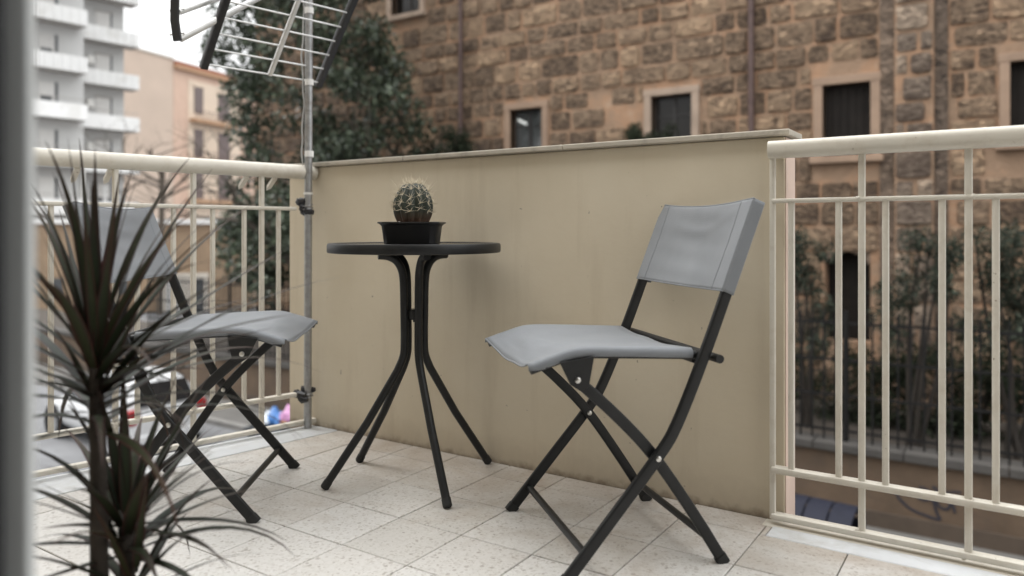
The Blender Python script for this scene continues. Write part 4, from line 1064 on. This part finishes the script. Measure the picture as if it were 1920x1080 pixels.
# -- the big evergreen between the pink house and the stone building
random.seed(4)
TB = on_y(585, 400, 12.75); TB = Vector((TB.x, 12.75, STREET+0.85))
tr = thing('evergreen_tree', 'large dark evergreen tree growing between the pink house and the stone building', 'tree', TB)
m = MB(); tips = []
m.tube(spline([TB-Vector((0, 0, .1)), TB+Vector((.1, .05, 1.3)), TB+Vector((.0, .1, 2.6))], 5), [0.24-0.007*i for i in range(11)], 12, caps=False)
top = TB+Vector((0, .1, 2.55))
for k in range(6):
    a = k*1.05+0.3; branch(m, top+Vector((0, 0, -0.25*k+0.2)), (math.cos(a)*.75, math.sin(a)*.45, 0.9), 2.3, 0.105, 3, tips=tips)
m.build('trunk', 'bark_tree', tr, smooth='all')
cs = []; rs_ = []
dT = to_px(TB)[2]
def clump(u, v, dd, r): cs.append(on_d(u, v, dT+dd)); rs_.append(r)
# dense right-hand mass, upper crown and looser left flank (photo survey: outline x 390..800)
random.seed(12)
for i in range(620):
    u = random.uniform(350, 880); v = random.uniform(-330, 575)
    # outline of the crown: left and right limits by height
    def lim(v):
        T = [(-330, 470, 640), (-200, 380, 700), (-60, 350, 715), (0, 360, 712), (60, 385, 748), (120, 400, 762), (180, 400, 775), (240, 430, 800), (300, 450, 800), (380, 425, 780), (440, 415, 740), (500, 425, 620), (575, 460, 560)]
        for a, b in zip(T, T[1:]):
            if a[0] <= v <= b[0]:
                t = (v-a[0])/(b[0]-a[0]); return a[1]+(b[1]-a[1])*t, a[2]+(b[2]-a[2])*t
        return 500, 560
    l, r_ = lim(v)
    if not (l < u < r_): continue
    fx_ = (u-l)/(r_-l)
    sparse = (v < 130 and u < 560) 
    if sparse and random.random() < 0.22: continue
    if (v > 170 and v < 330 and u < 545 and random.random() < 0.62): continue
    half = math.sqrt(max(0.05, 1-(2*fx_-1)**2))
    clump(u, v, random.uniform(-1, 1)*1.7*half, random.uniform(0.24, 0.46))
vq = leaf_cloud(cs, rs_, 34000, 0.15, 0.85, 0.58, 0.3) - np.array(tuple(TB))
o = quads_mesh('crown', vq, 'ficus_leaf'); link('crown', o, tr)

def shrub(name, label, cat, spots, n, size, mat, ground, group=None, aspect=0.5, stems=4):
    xs = Vector((sum(s[0].x for s in spots)/len(spots), sum(s[0].y for s in spots)/len(spots), ground))
    t = thing(name, label, cat, xs, group=group); m = MB()
    for s in spots[:max(stems, 1)*3:3]:
        tip = s[0]; m.tube(spline([xs+Vector((random.uniform(-.12, .12), random.uniform(-.12, .12), -0.05)), xs.lerp(tip, .5)+Vector((random.uniform(-.15, .15), random.uniform(-.1, .1), .05)), tip], 4), [0.045-0.004*i for i in range(9)], 6, caps=False)
    m.build('stem', 'stem_dark', t, smooth='all')
    v = leaf_cloud([s[0] for s in spots], [s[1] for s in spots], n, size, 0.9, aspect, 0.2) - np.array(tuple(xs))
    link('foliage', quads_mesh('foliage', v, mat), t)
GZ = STREET+0.85
random.seed(31)
def spots_in(u0, u1, v0, v1, Y, dy, n, r): return [(on_y(random.uniform(u0, u1), random.uniform(v0, v1), Y+random.uniform(-dy, dy)), random.uniform(*r)) for _ in range(n)]
shrub('olive_tree', 'olive tree by the parapet end, left of the arched doorway', 'tree', spots_in(1485, 1550, 430, 640, 13.6, .5, 18, (.12, .24)), 2100, 0.11, 'olive_leaf', GZ, 'olive trees behind the fence', 0.28)
shrub('olive_tree', 'olive tree with drooping branches, right of the arched doorway', 'tree', spots_in(1690, 1800, 440, 560, 13.4, .6, 16, (.11, .22)) + spots_in(1640, 1720, 520, 640, 13.4, .5, 12, (.1, .2)), 2300, 0.11, 'olive_leaf', GZ, 'olive trees behind the fence', 0.28)
shrub('olive_tree', 'broad olive tree at the right edge of the photo', 'tree', spots_in(1800, 1990, 425, 660, 13.5, .6, 28, (.13, .28)), 4000, 0.11, 'olive_leaf', GZ, 'olive trees behind the fence', 0.28)
shrub('garden_shrub', 'dark shrub added to fill the shade behind the fence below the arched doorway', 'shrub', spots_in(1480, 1700, 650, 790, 14.7, .4, 44, (.16, .32)), 5200, 0.09, 'shrub_leaf', GZ, 'shrubs behind the fence', 0.4)  # added shrub: its dark foliage stands in for shade behind the fence
shrub('garden_shrub', 'dark low hedge added to fill the shade behind the fence at the right edge of the photo', 'shrub', spots_in(1700, 1960, 650, 810, 14.7, .5, 46, (.18, .34)), 5200, 0.10, 'shrub_leaf', GZ, 'shrubs behind the fence', 0.4)  # added hedge mass, put in to darken the space behind the bars
shrub('garden_shrub', 'bush peeking over the parapet below the tree, left of the small window', 'shrub', spots_in(790, 872, 248, 330, 14.6, .4, 26, (.16, .30)), 4200, 0.09, 'shrub_leaf', GZ, 'shrubs behind the fence', 0.45)
shrub('garden_shrub', 'small bush tip peeking over the parapet at the dark double window', 'shrub', spots_in(1178, 1258, 243, 300, 14.9, .3, 18, (.10, .20)), 2600, 0.08, 'shrub_leaf', GZ, 'shrubs behind the fence', 0.45)

# -- bare tree in front of the pink house
random.seed(9)
bt0 = on_d(300, 700, 38); bt0.z = STREET
bt = thing('bare_tree', 'leafless tree with thin twigs in front of the pink house', 'tree', bt0)
m = MB(); m.tube(spline([bt0, bt0+Vector((0.1, 0, 3.6)), bt0+Vector((0.2, 0, 7.2))], 4), [0.14]*9, 8, caps=False)
for k in range(6):
    a = k*1.05; branch(m, bt0+Vector((0.18, 0, 5.6+0.24*k)), (math.cos(a)*.9, math.sin(a)*.9, 0.55), 2.2, 0.075, 4, kids=(2, 3), shrink=0.7, upb=0.05)
m.build('trunk', 'bark_tree', bt, smooth='all')

# ================================================================== WHITE APARTMENT BLOCK
aU = (RT*math.sin(R(39.2)) + FW*math.cos(R(39.2))).normalized()      # along its front, away from us
aN = Vector((aU.y, -aU.x, 0))                                         # front normal, towards the street
A0 = on_d(262, 432, 56); A0 = Vector((A0.x, A0.y, STREET))
ap = thing('apartment_block', 'white apartment block with stacked long balconies at the far left', 'building', A0)
Z = Vector((0, 0, 1))
def abox(lo, hi): return MB().obox(A0, aU, aN, Z, lo, hi)
# local: x along aU (0 at far end of far bay, negative nearer), y along aN, z above street
D = 56.0; zz = lambda v: (HY-v)*D/FPX+CAM_H-STREET
rows = [zz(222)+3.12*k for k in range(-3, 4)]          # parapet tops of the far bay
NEAR = 3.3; XS = -4.65
abox((-6.5, -13, 0), (-0.55, -1.35, rows[-1]+6)).build('far_wing', 'apt_wall', ap)
abox((-16, -2.0, 0), (XS-0.0, NEAR-1.3, rows[-1]+6)).build('near_wing', 'apt_wall', ap)
for i, zt_ in enumerate(rows):
    fl_ = zt_-0.86
    for (x0, x1, y0, y1) in ((-5.6, 0.0, -1.35, 0.0), (-14, XS-0.25, NEAR-1.3, NEAR)):
        sb_ = abox((x0, y0+0.003, fl_-0.16), (x1, y1-0.02, fl_)).build('balcony_slab', 'apt_soffit', ap)
        flut = i >= 4
        hgt = 1.12
        if flut:
            n = int((x1-x0)/0.26)
            for k in range(n):
                xa = x0+(x1-x0)*k/n
                if xa < -9: continue
                abox((xa+0.03, y1-0.10+0.03*(k % 2), fl_-0.16), (xa+(x1-x0)/n-0.03, y1+0.03*(k % 2), zt_)).build('balcony_panel', 'apt_white', sb_)
            abox((x0, y1-0.12, zt_-0.03), (x1, y1-0.105, zt_+0.02)).build('balcony_rail', 'apt_soffit', sb_)
            abox((x0, y1-0.115, fl_), (x1, y1-0.104, zt_-0.031)).build('balcony_back', 'apt_wall', sb_)
        else:
            abox((x0, y1-0.12, fl_-0.16), (x1, y1, zt_)).build('balcony_front', 'apt_white', sb_)
            abox((x0+0.1, y1-0.08, zt_+0.30), (x1-0.05, y1-0.05, zt_+0.34)).build('balcony_rail', 'apt_soffit', sb_)
        abox((x1-0.12, y0+0.01, fl_-0.158), (x1-0.001, y1-0.121, zt_-0.002)).build('balcony_side', 'apt_white', sb_)
    # openings
    yw = -1.35
    o = abox((-2.55, yw, fl_+0.02), (-1.55, yw+0.05, fl_+2.25)).build('window', 'apt_shutter', ap)
    abox((-1.55, yw, fl_+0.02), (-1.40, yw+0.04, fl_+2.3)).build('window_reveal', 'apt_dark', o)
    if i in (2, 1): abox((-2.5, yw+0.051, fl_+0.02), (-1.6, yw+0.06, fl_+1.25)).build('pane', 'apt_dark', o)
    if i == 1: abox((-2.05, yw+0.062, fl_+0.02), (-1.75, yw+0.07, fl_+2.1)).build('curtain', 'apt_white', o)
    abox((-2.62, yw, fl_+2.25), (-1.38, yw+0.07, fl_+2.36)).build('lintel', 'apt_soffit', o)
    yn = NEAR-1.3
    o = abox((-7.4, yn, fl_+0.02), (-6.45, yn+0.05, fl_+2.25)).build('window', 'apt_shutter', ap)
    abox((-6.45, yn, fl_+0.02), (-6.25, yn+0.04, fl_+2.3)).build('window_reveal', 'apt_dark', o)
    if i in (4, 3): abox((-7.3, yn+0.051, fl_+0.02), (-6.6, yn+0.06, fl_+1.35)).build('pane', 'apt_dark', o)
    if i in (2, 3, 4):
        abox((-3.2, yw, fl_+1.45), (-2.75, yw+0.35, fl_+2.0)).build('air_conditioner', 'ac_white', ap)
abox((XS-0.2, NEAR-1.2, 0), (XS-0.02, NEAR-1.05, rows[2])).build('drain_pipe', 'ac_white', ap)

# ================================================================== PINK HOUSE
pU = (RT*math.sin(R(20.8)) + FW*math.cos(R(20.8))).normalized(); pN = Vector((pU.y, -pU.x, 0))
P0 = on_d(326, 432, 80); P0 = Vector((P0.x, P0.y, STREET))
def pp(u, v):
    q = on_plane(u, v, P0, pN) - P0; return q.dot(pU), q.z
def pbox(lo, hi): return MB().obox(P0, pU, pN, Z, lo, hi)
htop = pp(326, 117)[1]
bh = thing('party_wall_house', 'plain beige windowless house wall beside the pink house', 'building', P0-pU*4)
pbox((-9, -10, 0), (-0.01, -0.05, htop+0.3)).build('wall', 'beige_wall', bh)
pbox((-9, -10.2, htop+0.3), (-0.01, 0.08, htop+0.5)).build('roof_edge', 'pale_trim', bh)
ph = thing('pink_house', 'salmon pink house with brown shutters and ochre balconies behind the trees', 'building', P0+pU*6)
pbox((0, -10, 0), (24, 0, htop-0.6)).build('wall', 'pink_wall', ph)
pbox((-0.02, -10.2, htop-0.6), (24.2, 0.45, htop-0.25)).build('cornice', 'orange_ledge', ph)
pbox((0, -10, htop-0.25), (24, 0.2, htop+0.25)).build('roof', 'roof_tile', ph)
s_a, _ = pp(352, 250); s_b, _ = pp(449, 250)
pbox((s_a, 0.003, 2), (s_b, 0.07, htop-1.4)).build('centre_panel', 'cream_panel', ph)
for (u0, u1) in ((363, 379), (408, 429), (459, 471)):
    for (vt, vb) in ((164, 213), (243, 295), (320, 372)) if u0 < 450 else ((262, 292),):
        dv = 0 if u0 < 400 else (14 if vt < 200 else 8 if vt < 300 else 2)
        a, z1 = pp(u0, vt+dv); b, _ = pp(u1, vt+dv); z0 = pp((u0+u1)/2, vb+dv)[1]; z1 = pp((u0+u1)/2, vt+dv)[1]
        w = pbox((a, 0.071 if u0 < 450 else 0.003, z0), (b, 0.16, z1)).build('shutter', 'brown_shutter', ph)
        pbox((a-0.25, 0.072 if u0 < 450 else 0.004, z1), (b+0.25, 0.2, z1+0.2)).build('lintel', 'cream_panel', w)
for (u0, u1, v) in ((354, 436, 222), (351, 436, 298), (350, 436, 374)):
    a, z = pp(u0, v); b, _ = pp(u1, v)
    s = pbox((a, 0.0, z-0.35), (b, 1.0, z)).build('balcony_ledge', 'orange_ledge', ph)
    for k in range(16): 
        xk = a+0.1+(b-a-0.2)*k/15; pbox((xk-0.02, 0.9, z), (xk+0.02, 0.94, z+0.9)).build('balcony_bar', 'brown_shutter', s)
    pbox((a+0.05, 0.89, z+0.9), (b-0.05, 0.95, z+0.95)).build('balcony_rail', 'brown_shutter', s)

# ================================================================== OCHRE WALL AND DOORWAY AT THE STREET CORNER
Q0 = on_d(350, 432, 40); Q0 = Vector((Q0.x, Q0.y, STREET)); qU = RT.copy(); qU = (RT*math.cos(R(12))+FW*math.sin(R(12))).normalized(); qN = Vector((qU.y, -qU.x, 0))
if qN.dot(FW) > 0: qN = -qN
def qp(u, v):
    q = on_plane(u, v, Q0, qN)-Q0; return q.dot(qU), q.z
def qbox(lo, hi): return MB().obox(Q0, qU, qN, Z, lo, hi)
oc = thing('corner_house', 'low ochre corner house with white coping and framed doorway', 'building', Q0)
qt = qp(350, 420)[1]
qa, qb = qp(20, 420)[0], qp(470, 420)[0]
qbox((qa, -6, 0), (qb, 0, qt)).build('wall', 'ochre_block', oc)
qbox((qa-0.1, -6, qt), (qb+0.1, 0.18, qt+0.26)).build('coping', 'apt_white', oc)
a, _ = qp(300, 520); b, _ = qp(392, 520); zd = qp(345, 512)[1]
d = qbox((a, 0.003, 0), (b, 0.14, zd)).build('door_surround', 'pale_trim', oc)
a2, _ = qp(312, 540); b2, _ = qp(338, 540); qbox((a2, 0.141, 0), (b2, 0.16, zd-0.35)).build('door_panel', 'apt_wall', d)
a3, _ = qp(360, 540); b3, _ = qp(384, 540); qbox((a3, 0.141, 0), (b3, 0.16, zd-0.3)).build('dark_door', 'apt_dark', d)
for (u0, u1) in ((95, 118), (215, 240)):
    a, _ = qp(u0, 500); b, _ = qp(u1, 500); qbox((a, 0.003, 0.9), (b, 0.06, zd-0.2)).build('window', 'apt_dark', oc)

# ================================================================== PARKED WHITE CAR
def make_car(label, loc, rot):
    t = thing('parked_car', label, 'car', loc, rot)
    # x forward, y left, z up; length 3.9
    def loft(stations, name, mat, par=None):
        m = MB(); n = None
        for (x, prof) in stations:
            full = [(x, -y, z) for y, z in prof] + [(x, y, z) for y, z in reversed(prof)]
            n = len(full); m.v += [Vector(q) for q in full]
        for i in range(len(stations)-1):
            for j in range(n): m.f.append((i*n+j, i*n+(j+1) % n, (i+1)*n+(j+1) % n, (i+1)*n+j))
        m.f.append(tuple(range(n))); m.f.append(tuple(reversed(range((len(stations)-1)*n, len(stations)*n))))
        o = m.build(name, mat, par or t, smooth='all', local=True); md = o.modifiers.new('s', 'SUBSURF'); md.levels = 1; md.render_levels = 2; return o
    def sec(wb, zb_, ws, zs, wt, zt__): return [(0.0, zb_), (wb*0.8, zb_), (wb, zb_+0.08), (ws, (zb_+zs)*0.5+0.05), (ws*0.99, zs), (wt, zt__), (0.0, zt__+0.02)]
    body = loft([(-1.93, sec(.62, .34, .66, .55, .60, .80)), (-1.88, sec(.74, .28, .78, .58, .70, .90)), (-1.70, sec(.80, .24, .84, .66, .78, .95)), (-1.2, sec(.80, .22, .85, .70, .80, .95)), (0, sec(.80, .22, .85, .70, .80, .93)), (0.8, sec(.80, .22, .85, .68, .79, .92)), (1.35, sec(.79, .23, .83, .64, .72, .84)), (1.75, sec(.74, .25, .78, .58, .62, .72)), (1.93, sec(.60, .30, .62, .50, .5, .60))], 'body', 'car_white')
    def gsec(w, zt__): return [(0.0, 0.90), (0.78, 0.90), (0.785, 0.93), (w+0.05, (0.93+zt__)/2+0.05), (w, zt__-0.05), (w*0.86, zt__), (0.0, zt__+0.03)]
    cab = loft([(-1.80, gsec(.70, .96)), (-1.62, gsec(.60, 1.28)), (-1.42, gsec(.575, 1.44)), (-0.7, gsec(.59, 1.49)), (0.0, gsec(.59, 1.48)), (0.35, gsec(.57, 1.38)), (0.95, gsec(.66, 0.98))], 'cabin', 'car_white')
    # rear window, side windows, windscreen
    m = MB(); m.add([(-1.832, -.56, .985), (-1.832, .56, .985), (-1.585, .50, 1.375), (-1.585, -.50, 1.375), (-1.80, -.56, .985), (-1.80, .56, .985), (-1.555, .50, 1.375), (-1.555, -.50, 1.375)], [(0,1,2,3),(7,6,5,4),(0,4,5,1),(1,5,6,2),(2,6,7,3),(3,7,4,0)]); m.build('rear_window', 'car_glass', t, local=True)
    for s in (-1, 1):
        for (xa, xb, xc, xd) in ((-1.40, -0.50, -0.50, -1.22), (-0.44, 0.62, 0.20, -0.44)):
            y0, y1 = s*0.785, s*0.635
            m = MB().prism([(xa, y0, .96), (xb, y0, .96), (xc, y1, 1.38), (xd, y1, 1.38)], (0, s*0.02, 0.004)); m.build('side_window', 'car_glass', t, local=True)
        tl = MB().obox((-1.865, s*0.66, 0.80), Vector((1, 0, 0)), Vector((0, s*1.0, 0)), Vector((0.12, 0, 1)).normalized(), (-0.03, -0.10, -0.13), (0.20, 0.135, 0.15)); tl.build('tail_light', 'car_red', t, local=True, bevel=0.03)
        for x in (-1.22, 1.22):
            w = MB().lathe([(0.20, -.09), (0.27, -.10), (0.305, -.08), (0.312, 0), (0.305, .08), (0.27, .10), (0.20, .09)], (x, s*0.755, 0.312), 28, ax='y').build('wheel', 'tyre', t, smooth=True, local=True)
            MB().lathe([(0.0, s*.075), (0.05, s*.085), (0.18, s*.07), (0.205, s*.085)], (x, s*0.755, 0.312), 20, ax='y').build('rim', 'rim_metal', w, smooth=True, local=True)
            MB().lathe([(0.315, s*-.12), (0.375, s*-.12), (0.375, s*.105), (0.315, s*.10)], (x, s*0.755, 0.312), 28, ax='y').build('wheel_arch', 'tyre', w, smooth=True, local=True)
    MB().box((-1.965, -.26, .50), (-1.925, .26, .61)).build('number_plate', 'plate_white', t, local=True)
    loft([(-1.985, [(0.0, .30), (.55, .30), (.60, .34), (.60, .42), (.55, .46), (0, .46)]), (-1.93, [(0.0, .27), (.68, .27), (.76, .31), (.76, .44), (.70, .49), (0, .49)]), (-1.72, [(0.0, .25), (.78, .25), (.855, .30), (.855, .44), (.80, .50), (0, .50)])], 'bumper', 'car_white')
    MB().box((-1.66, -.03, 1.44), (-1.40, .03, 1.47)).build('roof_trim', 'car_white', t, local=True)
    return t
cw = on_z(227, 858, ROAD); cf = on_z(110, 815, ROAD)
dirc = (cf-cw); ang = math.atan2(dirc.y, dirc.x)
fwd = Vector((math.cos(ang), math.sin(ang), 0)); left = Vector((-fwd.y, fwd.x, 0))
print('car wheelbase', dirc.length, 'heading', math.degrees(ang))
# measured contact is the wheel nearest to us (its left side)
loc = cw + fwd*1.22 - left*0.82 - RT*0.22
make_car('parked white hatchback car with red tail lights seen through the left railing', (loc.x, loc.y, ROAD), ang)

# ================================================================== BINS AND RUBBISH BAGS
def blob(name, label, mat, P, r, seed, group):
    random.seed(seed); bm = bmesh.new(); bmesh.ops.create_icosphere(bm, subdivisions=3, radius=1)
    from mathutils import noise
    for v in bm.verts:
        n = noise.noise(v.co*2.3+Vector((seed, 0, 0))); n2 = noise.noise(v.co*6+Vector((0, seed, 0)))
        s = 1+0.28*n+0.12*n2; v.co = Vector((v.co.x*r*s, v.co.y*r*s, max(-0.55, v.co.z)*r*0.85*s + (0.35*r if v.co.z > 0.9 else 0)))
    me = bpy.data.meshes.new(name); bm.to_mesh(me); bm.free(); me.materials.append(MATS[mat])
    for p in me.polygons: p.use_smooth = True
    o = link(name, me); o.location = P; tag(o, label, 'bag', group); return o
bn = on_z(520, 830, STREET)
def dumpster(name, label, P, rot, mat, size, lid):
    t = thing(name, label, 'bin', P, rot, group='street bins'); L, W_, Hh = size
    m = MB(); r1 = [(-L/2*.86, -W_/2*.8, .18), (L/2*.86, -W_/2*.8, .18), (L/2*.86, W_/2*.8, .18), (-L/2*.86, W_/2*.8, .18)]; r2 = [(-L/2, -W_/2, Hh), (L/2, -W_/2, Hh), (L/2, W_/2, Hh), (-L/2, W_/2, Hh)]
    r3 = [(x*.95, y*.93, Hh) for x, y, z_ in r2]; r4 = [(x*.94, y*.92, Hh-0.30) for x, y, z_ in r2]
    m.v += [Vector(q) for q in r1+r2+r3+r4]
    for i in range(3):
        for j in range(4): m.f.append((i*4+j, i*4+(j+1) % 4, (i+1)*4+(j+1) % 4, (i+1)*4+j))
    m.f += [(3, 2, 1, 0), (12, 13, 14, 15)]; m.build('body', mat, t, local=True, bevel=0.015)
    MB().box((-L/2-.03, -W_/2-.03, Hh-.07), (L/2+.03, -W_/2-.002, Hh-.01)).build('lip', mat, t, local=True, bevel=0.01)
    for sx_ in (-1, 1):
        for sy_ in (-1, 1):
            MB().lathe([(0.0, -.025), (.075, -.025), (.085, 0), (.075, .025), (0.0, .025)], (sx_*L*.36, sy_*W_*.3, 0.086), 14, ax='y').build('wheel', 'tyre', t, local=True)
    if lid:
        n = 4
        for k in range(n):
            x0, x1 = -L/2+L*k/n+.012, -L/2+L*(k+1)/n-.012; P_ = []
            m = MB()
            for q in range(7):
                y = -W_/2-.03+(W_+.06)*q/6; zc = Hh+.02+.24*math.sin(math.pi*q/6*.92+.1); m.v += [Vector((x0, y, zc)), Vector((x1, y, zc)), Vector((x1, y, zc-.03)), Vector((x0, y, zc-.03))]
            for q in range(6):
                for j in range(4): m.f.append((q*4+j, q*4+(j+1) % 4, (q+1)*4+(j+1) % 4, (q+1)*4+j))
            m.f += [(3, 2, 1, 0), (24, 25, 26, 27)]; m.build('lid_panel', mat, t, local=True, smooth=True)
    return t
# open bin with bags, seen through the corner of the left railing
bp_ = on_d(524, 796, 14.0); bz = STREET
tB = dumpster('street_bin', 'dark open bin heaped with rubbish bags, seen through the left railing', (bp_.x, bp_.y, ROAD), R(10), 'bin_dark', (0.95, 0.7, max(0.5, bp_.z-ROAD)), False)
hb = max(0.5, bp_.z-ROAD)
for i, (u, v, r, mt, lb) in enumerate(((514, 786, .19, 'bag_blue', 'bright blue rubbish bag, largest on the open bin'), (502, 787, .13, 'bag_pale', 'pale blue rubbish bag at the left of the heap on the bin'), (527, 790, .14, 'bag_blue', 'small blue rubbish bag in the middle of the heap on the bin'), (543, 781, .17, 'bag_pink', 'pink rubbish bag at the right of the heap on the bin'), (537, 790, .10, 'bag_orange', 'small orange rubbish bag below the pink one'))):
    q = on_d(u, v, 13.95-0.05*i); blob('rubbish_bag', lb, mt, q, r, i+3, 'rubbish bags on the bin')
q = on_z(1515, 1005, STREET); q = on_d(1518, 955, 9.6)
dumpster('recycling_bin', 'navy blue lidded bin by the street wall, seen under the right railing', (q.x, q.y, ROAD), R(-4), 'bin_blue', (1.15, 0.85, max(0.6, q.z-ROAD-0.12)), True)
print('bin h', q.z-STREET, hb, 'pos', q)
